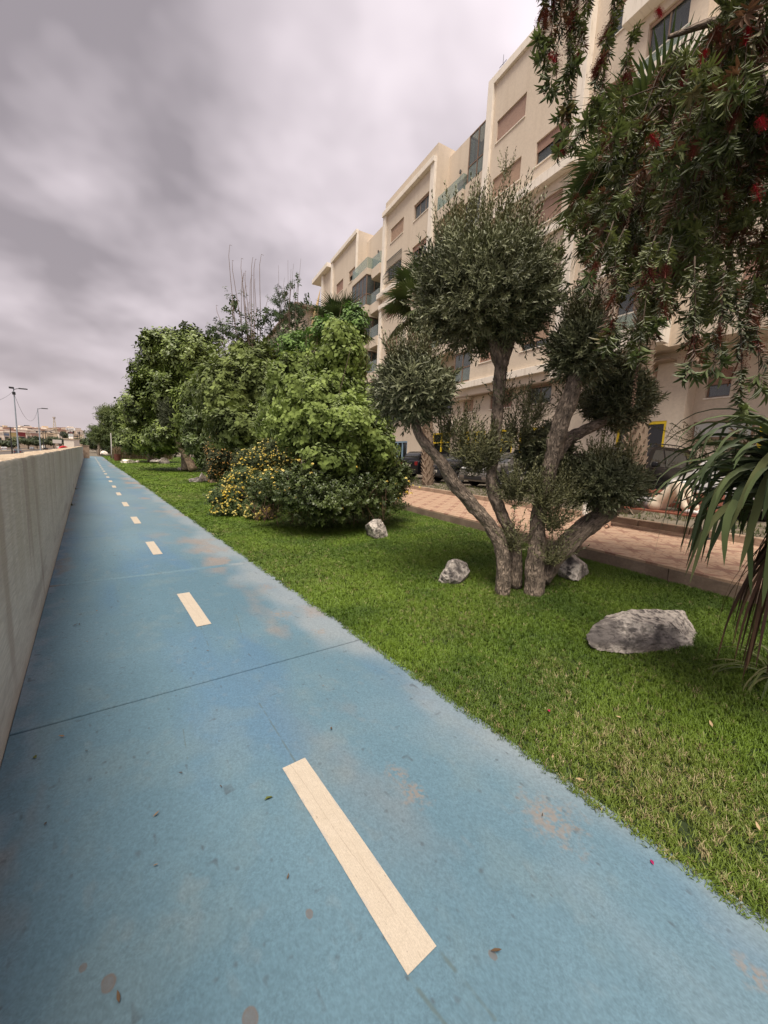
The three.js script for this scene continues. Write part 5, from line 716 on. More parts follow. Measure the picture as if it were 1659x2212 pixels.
// ================================================================ BENCH AND PEOPLE
const benchPos = UW(4.35, PROM, 8.52);
{
  const b = thing('park_bench', 'red-brown slatted park bench on dark iron legs along the far kerb', 'bench', benchPos, TURN), wood = [[.21, .07, .04], [.25, .09, .055], [.18, .06, .035]].map(c => std(...c, .55));
  for (let i = 0; i < 5; i++) part(b, 'slat', rbox(-1.12, 1.12, .425, .46, -.29 + i * .1, -.205 + i * .1, .008, 1), wood[i % 3]);
  for (let i = 0; i < 3; i++) { const m = part(b, 'slat', rbox(-1.12, 1.12, -.045, .045, -.016, .016, .008, 1), wood[(i + 1) % 3], V(0, .56 + i * .12, .245 + i * .04), [.3, 0, 0]); }
  for (const x of [-1.0, 1.0]) part(b, 'leg', merge([tube([V(x, .02, -.08), V(x, .2, -.1), V(x, .4, -.24)], [.034, .028, .024], 6, 8), tube([V(x, .02, .2), V(x, .22, .16), V(x, .42, .2), V(x, .9, .36)], [.034, .028, .026, .02], 6, 10), box(x - .025, x + .025, .39, .424, -.28, .24), rbox(x - .05, x + .05, 0, .03, -.16, .0, .008, 1), rbox(x - .05, x + .05, 0, .03, .12, .28, .008, 1)]), metalDark);
}
// a body from tapered capsules joined smoothly
function fieldMesh(bones, cell, k = .03) {
  const lo = V(1e9, 1e9, 1e9), hi = V(-1e9, -1e9, -1e9); for (const [a, ra, b, rb] of bones) { const m = Math.max(ra, rb) + cell * 3; for (const p of [a, b]) { lo.min(p.clone().subScalar(m)); hi.max(p.clone().addScalar(m)); } }
  const c = lo.clone().add(hi).multiplyScalar(.5), half = Math.max(hi.x - lo.x, hi.y - lo.y, hi.z - lo.z) / 2, n = Math.ceil(2 * half / cell) + 4, mc = new MarchingCubes(n, new THREE.MeshStandardMaterial(), false, false, 120000);
  const B = bones.map(([a, ra, b, rb]) => ({ a, ra, rb, d: b.clone().sub(a), l2: Math.max(1e-9, a.distanceToSquared(b)), x0: Math.min(a.x, b.x) - .2, x1: Math.max(a.x, b.x) + .2, y0: Math.min(a.y, b.y) - .2, y1: Math.max(a.y, b.y) + .2, z0: Math.min(a.z, b.z) - .2, z1: Math.max(a.z, b.z) + .2 }));
  const hs = n / 2;
  for (let iz = 0; iz < n; iz++) for (let iy = 0; iy < n; iy++) for (let ix = 0; ix < n; ix++) {
    const x = c.x + (ix - hs) / hs * half, y = c.y + (iy - hs) / hs * half, z = c.z + (iz - hs) / hs * half; let s = 1e3;
    for (const q of B) { if (x < q.x0 || x > q.x1 || y < q.y0 || y > q.y1 || z < q.z0 || z > q.z1) continue; const px = x - q.a.x, py = y - q.a.y, pz = z - q.a.z, t = clamp((px * q.d.x + py * q.d.y + pz * q.d.z) / q.l2), dx = px - t * q.d.x, dy = py - t * q.d.y, dz = pz - t * q.d.z, d = Math.sqrt(dx * dx + dy * dy + dz * dz) - lerp(q.ra, q.rb, t), h = clamp(.5 + .5 * (s - d) / k); s = s > 100 ? d : lerp(s, d, h) - k * h * (1 - h); }
    mc.field[ix + iy * n + iz * n * n] = -s;
  }
  mc.isolation = 0; mc.update(); const ct = mc.count, src = mc.positionArray, pos = new Float32Array(ct * 3); for (let i = 0; i < ct; i++) { pos[3 * i] = src[3 * i] * half + c.x; pos[3 * i + 1] = src[3 * i + 1] * half + c.y; pos[3 * i + 2] = src[3 * i + 2] * half + c.z; }
  let g = new THREE.BufferGeometry(); g.setAttribute('position', new THREE.BufferAttribute(pos, 3)); g = mergeVertices(g, 1e-5); g.computeVertexNormals(); return g;
}
function hand(w, dir, palm, out, s = 1) { // wrist, pointing direction, palm normal (towards what is held), thumb side
  const d = dir.clone().normalize(), th = out.clone().normalize(), pn2 = palm.clone().normalize(), P = (a, b, c) => w.clone().addScaledVector(d, a * s).addScaledVector(th, b * s).addScaledVector(pn2, c * s), bn = [];
  bn.push([P(0, 0, 0), .026, P(.05, .012, 0), .026], [P(.02, .015, 0), .02, P(.085, .028, 0), .016], [P(.02, -.015, 0), .02, P(.08, -.03, 0), .015], [P(.03, 0, 0), .022, P(.088, 0, 0), .016]);
  [[.03, .088, .072], [.01, .092, .08], [-.011, .09, .074], [-.031, .082, .058]].forEach(([o, st, l]) => { const a = P(st, o, 0), b = P(st + l * .42, o * 1.12, .010), c = P(st + l * .74, o * 1.15, .028), e = P(st + l * .9, o * 1.12, .046); bn.push([a, .0095, b, .0088], [b, .0088, c, .008], [c, .008, e, .0068]); });
  bn.push([P(.018, .026, .004), .015, P(.045, .052, .014), .012], [P(.045, .052, .014), .0115, P(.075, .062, .026), .0095], [P(.075, .062, .026), .0095, P(.098, .06, .036), .0075]);
  return fieldMesh(bn, .0042 * s, .006);
}
function headParts(c, up, fwd) { const rt = V().crossVectors(up, fwd).normalize(), P = (a, b, d) => c.clone().addScaledVector(rt, a).addScaledVector(up, b).addScaledVector(fwd, d); return { P, bones: [[P(0, .035, -.02), .088, P(0, .03, .012), .084], [P(0, -.03, .03), .062, P(0, -.075, .052), .04], [P(0, .0, .085), .011, P(0, -.03, .108), .015], [P(-.076, -.01, -.005), .012, P(-.08, .02, -.015), .014], [P(.076, -.01, -.005), .012, P(.08, .02, -.015), .014], [P(-.022, -.062, .09), .008, P(.022, -.062, .09), .008], [P(-.035, .028, .078), .012, P(.035, .028, .078), .012]], hair: [[P(0, .06, -.03), .09, P(0, .055, -.01), .088], [P(-.05, .02, -.05), .06, P(.05, .02, -.05), .06], [P(0, -.03, -.06), .05, P(0, .0, -.05), .06]], eyes: [P(-.031, .005, .083), P(.031, .005, .083)] }; }
const skinM = std(.42, .26, .18, .6), hairM = std(.02, .014, .01, .7);
function figure(label, pos, turn, j, m) {
  const t = thing('person', label, 'person', pos, turn), h = headParts(j.head, j.up.clone().normalize(), j.face.clone().normalize());
  const body = [...h.bones, [j.head.clone().addScaledVector(j.up, -.06), .05, j.neck, .055], [j.neck, .06, j.chest, .12], [j.chest, .12, j.hip, .12]];
  const top = [[j.neck.clone().lerp(j.chest, .35), .085, j.chest, .135], [j.shL, .065, j.shR, .065], [j.chest, .135, j.belly, .125], [j.belly, .125, j.hip, .145]], tr = [[j.hipL, .125, j.hipR, .125], [j.hip, .13, j.belly, .11]], shoes = [], hands = [];
  for (const s of ['L', 'R']) {
    body.push([j['sh' + s], .045, j['el' + s], .038], [j['el' + s], .038, j['wr' + s], .026], [j['hip' + s], .08, j['kn' + s], .055], [j['kn' + s], .055, j['an' + s], .037], [j['an' + s], .037, j['he' + s], .034], [j['he' + s], .032, j['to' + s], .024]);
    top.push([j['sh' + s], .066, j['el' + s], .056], [j['el' + s], .056, j['el' + s].clone().lerp(j['wr' + s], .88), .043]);
    tr.push([j['hip' + s], .108, j['kn' + s], .076], [j['kn' + s], .076, j['kn' + s].clone().lerp(j['an' + s], m.cuff || .93), m.cuffR || .058]);
    shoes.push([j['he' + s].clone().add(V(0, m.sole ? -.028 : 0, 0)), m.sole ? .014 : .042, j['to' + s].clone().add(V(0, m.sole ? -.022 : 0, 0)), m.sole ? .014 : .034]);
    if (m.sole) shoes.push([j['he' + s].clone().lerp(j['to' + s], .55).add(V(-.032, .0, 0)), .014, j['he' + s].clone().lerp(j['to' + s], .55).add(V(0, .03, 0)), .013], [j['he' + s].clone().lerp(j['to' + s], .55).add(V(.032, .0, 0)), .014, j['he' + s].clone().lerp(j['to' + s], .55).add(V(0, .03, 0)), .013]);
    hands.push(hand(j['wr' + s], j['wr' + s].clone().sub(j['el' + s]), j['pm' + s], j['th' + s]));
  }
  part(t, 'body', merge([fieldMesh(body, .013, .035), ...hands]), skinM);
  part(t, 'top', fieldMesh(top, .014, .05), m.top); part(t, 'trousers', fieldMesh(tr, .014, .045), m.trousers); part(t, 'shoes', fieldMesh(shoes, .008, .02), m.shoes); part(t, 'hair', fieldMesh(h.hair, .01, .03), m.hair || hairM);
  for (const e of h.eyes) { const g = new THREE.SphereGeometry(.012, 10, 8); g.translate(e.x, e.y, e.z); part(t, 'eye', g, std(.05, .03, .02, .2)); }
}
const cloth = (r, g, b) => std(r, g, b, .95, { bumpMap: bumpFine, bumpScale: .004 });
figure('person lying on the bench in a grey top and cream trousers with knees drawn up', benchPos, TURN, {
  head: V(.62, .56, .0), up: V(1, .12, 0), face: V(-.1, 1, -.1), neck: V(.46, .53, 0), chest: V(.25, .57, 0), belly: V(.02, .57, 0), hip: V(-.17, .56, 0), shL: V(.36, .54, -.17), shR: V(.36, .54, .17), elL: V(.1, .56, -.24), wrL: V(-.04, .68, -.06), elR: V(.1, .55, .24), wrR: V(-.02, .7, .05), pmL: V(0, -1, 0), thL: V(1, 0, 0), pmR: V(0, -1, 0), thR: V(1, 0, 0),
  hipL: V(-.19, .56, -.09), hipR: V(-.19, .56, .09), knL: V(-.52, .98, -.12), knR: V(-.56, .93, .12), anL: V(-.72, .55, -.12), anR: V(-.8, .55, .11), heL: V(-.72, .51, -.12), heR: V(-.8, .51, .11), toL: V(-.91, .5, -.13), toR: V(-.99, .5, .12)
}, { top: cloth(.26, .25, .25), trousers: cloth(.66, .57, .45), shoes: std(.7, .68, .65, .6) });
figure('person sitting at the left end of the bench in white trousers and black sandals', benchPos, TURN, {
  head: V(.8, 1.2, -.06), up: V(0, 1, -.1), face: V(-.3, -.15, -1), neck: V(.8, 1.05, -.02), chest: V(.8, .86, .02), belly: V(.8, .68, .04), hip: V(.8, .56, .03), shL: V(.62, .97, 0), shR: V(.98, .97, 0), elL: V(.56, .72, -.1), wrL: V(.62, .66, -.32), elR: V(1.05, .72, -.1), wrR: V(1.0, .66, -.33), pmL: V(0, -1, 0), thL: V(1, 0, 0), pmR: V(0, -1, 0), thR: V(-1, 0, 0),
  hipL: V(.72, .55, .02), hipR: V(.89, .55, .02), knL: V(.52, .55, -.42), knR: V(1.06, .55, -.4), anL: V(.42, .1, -.56), anR: V(1.0, .1, -.5), heL: V(.42, .05, -.54), heR: V(1.0, .05, -.47), toL: V(.36, .035, -.73), toR: V(1.02, .035, -.67)
}, { top: cloth(.62, .57, .5), trousers: cloth(.72, .68, .62), shoes: std(.02, .016, .014, .5), sole: 1, cuff: .78, cuffR: .062 });
// ================================================================ SMALL THINGS NEAR THE PATH
const leafLitter = [sprig(1, .001, .045, .02, 1.35, 201, { droop: .5 }), sprig(1, .001, .03, .01, 1.4, 202, { droop: -.3 })];
function litter(name, label, cat, px, py, geo, col, s, turn, group, grassy) { const p = grassy ? onLawn(px, py).add(V(0, .035, 0)) : onLevel(px, py, .008); const m = shade(new THREE.Mesh(geo, std(...col, .8, { side: THREE.DoubleSide }))); m.name = numbered(name); m.position.copy(p); m.rotation.set(0, turn, 0); m.scale.setScalar(s); scene.add(m); tag(m, label, cat, group); }
litter('fallen_leaf', 'curled green leaf lying on the blue path left of the near white dash', 'leaf', 571, 1729, leafLitter[0], [.11, .13, .02], 1.0, .4);
litter('fallen_leaf', 'small olive-green leaf on the blue path by the foot of the wall', 'leaf', 79, 1637, leafLitter[0], [.1, .12, .03], .85, 2.2);
litter('flower_petal', 'crumpled magenta petal on the blue path near the lawn edge', 'petal', 1413, 1869, leafLitter[0], [.35, .01, .1], .6, 1); litter('flower_petal', 'small red petal lying in the grass below the flat rock', 'petal', 1187, 1549, leafLitter[0], [.4, .01, .08], .9, 1, null, true);
[[156, 1352, 1.3], [171, 1350, .8], [140, 1590, .9], [716, 1570, 1], [183, 1621, .7], [330, 1765, .9], [258, 2166, .9], [395, 1668, .6], [190, 1385, .7], [1060, 2054, 1.1], [1172, 1764, .5], [210, 1320, .6], [452, 1405, .7], [100, 1775, .7], [330, 1870, .6], [620, 1900, .6], [480, 1700, .5], [700, 1480, .5]].forEach(([x, y, s], i) => litter('dry_leaf', 'tiny dry brown leaf bit scattered on the blue path', 'leaf', x, y, leafLitter[1], [[.1, .06, .03], [.05, .035, .025], [.2, .12, .06]][i % 3], s, i * 1.3, 'dry leaf bits scattered on the blue path'));
[[1195, 1643, 1.3], [1262, 1685, 1.6], [1296, 1712, 1.2], [1538, 1582, 1.5], [1340, 1560, 1.2], [1455, 1480, 1], [1640, 1810, 1.2]].forEach(([x, y, s], i) => litter('dry_leaf', 'pale straw-coloured dry leaf along the grass edge', 'leaf', x, y, leafLitter[1], [.42, .3, .17], s, i * 2.1 + .4, 'straw-coloured dry leaves along the grass edge', i > 2));
for (const [x, y, l] of [[150, 1092, 'small green weed at the foot of the wall, the nearer of two'], [172, 1057, 'small brown weed at the foot of the wall, the farther of two']]) { const p = onLevel(x, y, 0), t = thing('weed', l, 'weed', V(PX0 + .05, 0, p.z)); part(t, 'leaves', tuftGeo(14, .09, .05, .012, 5), leafM(.6, .2, { color: new THREE.Color().setRGB(.06, .08, .025) })); }
{ const p = [1330, 1400, 1470, 1560, 1640].map((x, i) => onLawn(x, [1222, 1243, 1264, 1287, 1311][i]).add(V(0, .035 - .012 * Math.abs(i - 2), 0))), t = thing('irrigation_hose', 'thin pale irrigation hose lying in the grass along the promenade kerb', 'hose', p[0]); part(t, 'pipe', tube(p.map(q => q.clone().sub(p[0])), [.009], 6, 30), std(.25, .27, .25, .6)); }
{ const p = onLawn(254, 996), t = thing('litter_bin', 'rust-red cylindrical litter bin standing at the edge of the lawn', 'bin', p); const s = new THREE.CylinderGeometry(.33, .32, .74, 24, 1, true); s.translate(0, .42, 0); part(t, 'shell', s, std(.12, .035, .022, .7, { side: THREE.DoubleSide })); const r2 = new THREE.TorusGeometry(.325, .02, 6, 24); r2.rotateX(Math.PI / 2); r2.translate(0, .79, 0); part(t, 'rim', r2, std(.09, .03, .02, .6)); part(t, 'base', cyl(.3, .3, .06, 20), metalDark); }
{ const p = onLawn(242, 991), t = thing('lamp_post', 'plain white lamp post on the lawn beside the litter bin', 'post', p), top = at(240, 937, 54).y; part(t, 'pole', tube([V(0, 0, 0), V(0, top / 2, 0), V(0, top, 0)], [.075, .07, .06], 10, 6), std(.6, .57, .53, .5)); part(t, 'base_plate', cyl(.18, .18, .05, 12), std(.4, .38, .35)); }
{ const p = onLevel(196, 978, 0), t = thing('gate_post', 'grey concrete pillar closing the far end of the parapet wall', 'pillar', V(-.1, 0, -62.5)); part(t, 'shaft', rbox(-.45, .3, 0, 1.55, -.25, .25, .02, 1), concPale); part(t, 'cap', rbox(-.5, .35, 1.55, 1.63, -.3, .3, .02, 1), concM); }
// ================================================================ BEYOND THE WALL: ROAD, POSTS, TOWN
const RD = -2.26, roadAt = (x, d) => { const p = at(x, 970, d); p.y = RD; return p; };
const poleM = std(.30, .35, .40, .5);
function slimPost(label, bx, tx, ty, d, arms) { const top = at(tx, ty, d), o = V(top.x, RD, top.z), t = thing('street_lamp', label, 'street lamp', o), H = top.y - RD; part(t, 'pole', tube([V(0, 0, 0), V(0, H * .5, 0), V(0, H, 0)], [.11, .09, .06], 8, 8), poleM); const c = V(1, 0, .25).normalize(); part(t, 'lamp_arm', tube([V(0, H - .15, 0), c.clone().multiplyScalar(.5).setY(H + .02), c.clone().multiplyScalar(1.0).setY(H + .05)], [.05, .05, .04], 6, 6), metalDark); const hd = rbox(.6, 1.6, H - .02, H + .14, -.18, .18, .05, 1); hd.rotateY(-.25); part(t, 'lamp_head', hd, metalDark); if (arms) { const b = rbox(-.5, .05, H - .05, H + .2, -.2, .2, .05, 1); part(t, 'lamp_head', b, metalDark); part(t, 'clamp', rbox(-.18, .18, H - .9, H - .5, -.18, .18, .04, 1), metalDark); } return top; }
const P1 = slimPost('tall bluish-grey street lamp nearest the wall with a double head', 38, 29, 839, 57, 1), P2 = slimPost('second tall bluish street lamp further along the wall', 84, 81, 882, 76, 0), P0 = P1.clone().add(V(-1.5, 0, 42));
for (const [a, b, l] of [[P0, P1, 'drooping cable running left from the nearest tall street lamp'], [P1, P2, 'drooping cable hung between the two tall bluish street lamps']]) { const A = a.clone().add(V(0, -.7, 0)), Bq = b.clone().add(V(0, -.3, 0)), pts = []; for (let i = 0; i <= 16; i++) { const t = i / 16, p = A.clone().lerp(Bq, t); p.y -= 4 * 3.0 * t * (1 - t); pts.push(p.sub(A)); } const t = thing('overhead_cable', l, 'cable', A); part(t, 'cable', tube(pts, [.018], 4, 32), metalDark); }
function twinLamp(label, x, y, d, s) { const top = at(x, y, d), o = V(top.x, RD, top.z), t = thing('street_lamp', label, 'street lamp', o, -.55), H = top.y - RD; part(t, 'pole', tube([V(0, 0, 0), V(0, H, 0)], [.2, .12], 6, 4), metalDark); for (const k of [-1, 1]) { part(t, 'lamp_arm', tube([V(0, H - .2, 0), V(k * s * .5, H - .1, 0), V(k * s, H + .6, 0)], [.1, .09, .07], 5, 8), metalDark); part(t, 'lamp_head', rbox(k > 0 ? s - .3 : -s - 1.2, k > 0 ? s + 1.2 : -s + .3, H + .55, H + .75, -.2, .2, .05, 1), metalDark); } }
twinLamp('twin-armed street lamp left of the nearest tall post', 21.5, 922, 125, 4.6); twinLamp('twin-armed street lamp behind the second tall post', 92, 931, 150, 4.2); twinLamp('twin-armed street lamp beside the billboard', 129, 936, 230, 4.8); twinLamp('twin-armed street lamp farthest along the road', 167, 938, 270, 4.5);
// the bank with the town on it
const townDist = [[-60, 215], [0, 235], [60, 290], [110, 360], [150, 450], [200, 620]];
const townD = x => { for (let i = 0; i < townDist.length - 1; i++) if (x <= townDist[i + 1][0]) return lerp(townDist[i][1], townDist[i + 1][1], (x - townDist[i][0]) / (townDist[i + 1][0] - townDist[i][0])); return 620; };
{
  const pos = [], idx = [], cols = 34; for (let i = 0; i <= cols; i++) { const x = lerp(-330, 225, i / cols), d = townD(Math.max(x, -60)); for (const [k, yy] of [[.93, 0], [.97, .4], [1.02, .6], [1.35, 1], [2.2, 1.25]]) { const p = at(x, 955, d * k), base = RD - .02, up = at(x, 941, d).y + 1; pos.push(p.x, lerp(base, up, yy), p.z); } }
  for (let i = 0; i < cols; i++) for (let j = 0; j < 4; j++) { const a = i * 5 + j; idx.push(a, a + 5, a + 1, a + 1, a + 5, a + 6); }
  struct('hill', geoFrom(pos, null, idx), std(.26, .19, .13, 1));
}
const townCol = { white: std(.72, .64, .55, .9), cream: std(.62, .5, .36, .9), yellow: std(.66, .52, .22, .9), red: std(.28, .05, .05, .8), pink: std(.5, .32, .25, .9), dark: std(.03, .035, .04, .5), roof: std(.3, .17, .12, .9), blueg: std(.2, .25, .33, .6) };
function shop(label, x0, x1, yb, yt, mt, o = {}) { // a low flat building facing the road
  const d = townD(x0) * (o.k || 1), a = at(x0, yb, d), b = at(x1, yb, d * (o.k2 || 1.02)); b.y = a.y; const W = a.distanceTo(b), H = at(x0, yt, d).y - a.y, t = thing('shop_building', label, 'building', a, Math.atan2(-(b.z - a.z), b.x - a.x)), base = -6, D = 12;
  part(t, 'wall', box(0, W, base, H, -D, 0), townCol[mt]); part(t, 'roof_edge', box(-.2, W + .2, H, H + .5, -D - .2, .25), townCol[o.edge || 'white']);
  const n = Math.max(1, Math.round(W / 9)), fl = o.floors || 1; for (let f = 0; f < fl; f++) for (let i = 0; i < n; i++) { const c = (i + .5) / n * W, w = W / n * (o.win || .62), y0 = fl > 1 ? H * (f + .2) / fl : .2, y1 = fl > 1 ? H * (f + .75) / fl : H * .48; const q = sub(t, fl > 1 ? 'window' : 'shop_window'); part(q, 'frame', box(c - w / 2, c + w / 2, y0, y1, .0, .12), townCol[o.frame || 'cream']); part(q, 'pane', box(c - w / 2 + .2, c + w / 2 - .2, y0 + .15, y1 - .2, .1, .16), townCol.dark); }
  if (o.sign) part(t, 'sign_panel', box(W * .12, W * .88, H * .62, H * .9, .02, .3), townCol[o.sign]); if (fl === 1) for (let i = 0; i <= n; i++) part(t, 'pillar', box(i / n * W - .25, i / n * W + .25, base, H * .55, .2, .7), townCol.white);
  return t;
}
shop('white shop with wide dark windows at the far left of the town row', -22, 7, 951, 935, 'white', { win: .8 }); shop('white shop with grey-blue sign panels in the town row', 7.5, 22, 951, 934, 'white', { sign: 'blueg' }); shop('pale yellow shop with two square openings in the town row', 22.5, 38.5, 950, 934, 'yellow', { win: .4, k: 1.005 }); shop('dark red warehouse-like shop in the town row', 39, 56, 949, 934.5, 'red', { edge: 'red', win: .75 }); shop('cream shop right of the dark red one', 56.5, 66, 948, 934.5, 'cream'); shop('pinkish plain building behind the second tall post', 66.5, 84, 946, 935, 'pink', { win: .4 });
shop('long cream block of flats with rows of small windows', 92, 124, 946, 935, 'cream', { floors: 3, win: .5, k: 1.1, edge: 'cream' }); shop('pale low flats to the right of the billboard', 150, 178, 949, 938.5, 'cream', { floors: 2, win: .45, k: 1.0, edge: 'cream' }); shop('small pale building beside the round tree', 128, 148, 948, 937, 'white', { floors: 2, win: .4, k: 1.05 });
{ const r = rng(211); for (let i = 0; i < 46; i++) { const x = -30 + (i % 23) * 9 + r() * 5, row = Math.floor(i / 23), d = townD(x) * (1.25 + row * .28), yb = 942 - row * 1.5, w = 5.5 + r() * 6, a = at(x, yb, d), H = (4.5 + r() * 3.5) * (d / 380), t = thing('town_house', 'pale flat-roofed house in the hillside town beyond the road', 'house', a, .2 + r() * .5, 'pale flat-roofed houses of the hillside town'), m = ['white', 'cream', 'white', 'pink', 'white'][r() * 5 | 0], W = w * d / 330; part(t, 'wall', box(-W / 2, W / 2, -8, H, -W * .8, 0), townCol[m]); part(t, 'roof', box(-W / 2 - .3, W / 2 + .3, H, H + .6, -W * .8 - .3, .3), townCol[r() < .35 ? 'roof' : m]); for (let k = 0; k < 3; k++) part(t, 'window', box(-W * .38 + k * W * .3, -W * .38 + k * W * .3 + W * .12, H * .35, H * .7, .02, .1), townCol.dark); if (r() < .5) part(t, 'stair_box', box(-W * .3, W * .05, H + .6, H + 2.4, -W * .5, -W * .2), townCol[m]); } }
{ const t0 = at(92.5, 950, 420), t = thing('minaret', 'slender white tower rising from the town left of the lattice mast', 'tower', t0), H = at(92.5, 926, 420).y - t0.y; part(t, 'shaft', box(-2.2, 2.2, 0, H * .84, -2.2, 2.2), townCol.white); part(t, 'gallery', box(-2.8, 2.8, H * .84, H * .87, -2.8, 2.8), townCol.cream); part(t, 'lantern', box(-1.1, 1.1, H * .87, H, -1.1, 1.1), townCol.white); }
{ const b = at(119.5, 946, 400), H = at(118, 903, 400).y - b.y, t = thing('lattice_mast', 'tall pale lattice telecom mast on the skyline', 'mast', b), g = [], w = y => lerp(3.6, .7, y / H); for (const [sx, sz] of [[-1, -1], [1, -1], [1, 1], [-1, 1]]) g.push(tube([V(sx * w(0) / 2, 0, sz * w(0) / 2), V(sx * w(H) / 2, H, sz * w(H) / 2)], [.22], 4, 1)); const n = 14; for (let i = 0; i < n; i++) { const y0 = i / n * H, y1 = (i + 1) / n * H; for (const [ax, az, bx, bz] of [[-1, 1, 1, 1], [1, 1, 1, -1], [1, -1, -1, -1], [-1, -1, -1, 1]]) { g.push(tube([V(ax * w(y0) / 2, y0, az * w(y0) / 2), V(bx * w(y1) / 2, y1, bz * w(y1) / 2)], [.13], 3, 1)); } } part(t, 'lattice', merge(g), std(.55, .48, .36, .7)); part(t, 'antenna_ring', cyl(1.3, 1.3, 1.4, 10, 0, H - .5, 0), std(.4, .36, .32)); }
for (const [x, y, l] of [[97, 929, 'dark wooden utility pole beside the slender white tower'], [134, 932, 'utility pole with crossarms left of the billboard'], [171, 931, 'utility pole with crossarms right of the billboard'], [183, 929, 'thin tall utility pole near the end of the town']]) { const d = 260, top = at(x, y, d), b = at(x, 955, d); const t = thing('utility_pole', l, 'utility pole', V(top.x, b.y, top.z), -.6), H = top.y - b.y; part(t, 'pole', tube([V(0, 0, 0), V(0, H, 0)], [.24, .16], 6, 3), metalDark); part(t, 'crossarm', merge([box(-1.3, 1.3, H - .9, H - .7, -.1, .1), box(-1.3, 1.3, H - 1.9, H - 1.7, -.1, .1), box(-1.25, -1.1, H - 1.8, H - .4, -.08, .08), box(1.1, 1.25, H - 1.8, H - .4, -.08, .08)]), metalDark); }
{ // billboard on its plinth building
  const d = 235, b = at(150, 960, d), t = thing('billboard', 'white roadside billboard with a black strip and small panels above a pale block', 'billboard', b, -.55), s = d / 833 * 1.25, H = y => at(150, y, d).y - b.y; part(t, 'plinth', rbox(-12 * s * .75, 12 * s * .62, -3, H(949), -5, 0, .1, 1), townCol.white); part(t, 'plinth_cap', box(-12.6 * s * .75, 12.8 * s * .65, H(949), H(947.6), -5.4, .5), townCol.cream);
  part(t, 'mast', merge([box(-1, -.4, H(949), H(925), -2, -1.5), box(.4, 1, H(949), H(925), -2, -1.5)]), std(.5, .48, .45)); const wht = std(.75, .72, .7, .5); part(t, 'top_panel', rbox(-9.5 * s * .75, 11 * s * .75, H(929.5), H(924.5), -2, -1.3, .05, 1), wht); { const g = []; const r = rng(9); for (let k = 0; k < 8; k++) g.push(box((-3.4 + k * 1.4) * s * .75, (-2.5 + k * 1.4) * s * .75, H(927.8), H(926.2), -1.29, -1.24)); g.push(box(-7.5 * s * .75, -5 * s * .75, H(928.6), H(925.4), -1.29, -1.24)); part(t, 'lettering', merge(g), std(.12, .12, .14)); }
  part(t, 'black_panel', rbox(-6 * s * .75, 6 * s * .75, H(936), H(933), -2, -1.4, .05, 1), townCol.dark); { const g = []; for (let k = 0; k < 4; k++) g.push(box((-4.6 + k * 2.4) * s * .75, (-3.1 + k * 2.4) * s * .75, H(935.3), H(933.9), -1.39, -1.34)); part(t, 'red_digits', merge(g), std(.35, .03, .03)); } part(t, 'lower_panel', rbox(-5 * s * .75, 5.4 * s * .75, H(942), H(938), -2, -1.4, .05, 1), std(.45, .48, .5)); part(t, 'support_panel', rbox(-4.6 * s * .75, 5 * s * .75, H(947), H(943), -2, -1.4, .05, 1), wht);
}
{ const d = 200, b = at(124, 962, d), t = thing('road_sign', 'pale rectangular road sign on two legs in front of the green bank', 'sign', b, -.5); const H = at(124, 950, d).y - b.y; part(t, 'panel', rbox(-2.1, 2.1, H * .35, H, -.1, .1, .05, 1), std(.5, .46, .42, .6)); for (const x of [-1.9, 1.7]) part(t, 'leg', box(x, x + .2, -2, H, -.3, -.12), metalDark); }
// shrubs on the far bank
[[6, 961, 150, 9, 3.2, 'low dark shrub at the far left of the road bank'], [40, 955, 165, 11, 4.4, 'wide green shrub below the yellow shop'], [60, 957, 160, 9, 3.4, 'green shrub left of the second tall post'], [79, 953, 185, 9, 5.2, 'tall dark shrub behind the second tall post'], [97, 958, 190, 8, 3.4, 'low olive shrub right of the second tall post'], [115, 953, 215, 12, 5.6, 'large olive-green shrub left of the pale plinth'], [128, 956, 205, 7, 4.2, 'shrub right behind the pale road sign'], [166, 955, 250, 9, 5.5, 'brownish shrub right of the pale plinth'], [182, 956, 260, 14, 5.5, 'bushy green mass where the road bends out of sight'], [138, 939, 330, 6.5, 6, 'round dark tree beside the billboard']].forEach(([x, y, d, w, h, label], i) => { const c = i === 9 ? at(x, y, d) : at(x, y - 3, d * 1.4), round = i === 9, O = V(c.x, Math.min(RD, c.y - h * .5), c.z), t = thing(round ? 'round_tree' : 'road_shrub', label, round ? 'tree' : 'shrub', O); part(t, 'trunk', tube([V(0, 0, 0), V(0, c.y - O.y, 0)], [.4, .2], 5, 3), bark); foliage(t, 'crown', [{ c: V(0, c.y - O.y, 0), r: [w * .5, h * .5, w * .5], n: 420, s: 2.2 }, { c: V(w * .4, c.y - O.y - h * .2, 0), r: [w * .4, h * .4, w * .4], n: 260, s: 2.2 }], broad[3], darkLeafM, i % 3 === 1 ? [.06, .075, .02] : [.03, .05, .018], i % 3 === 1 ? [.13, .14, .045] : [.08, .10, .035], 220 + i, { lump: .5, core: .2 }); });
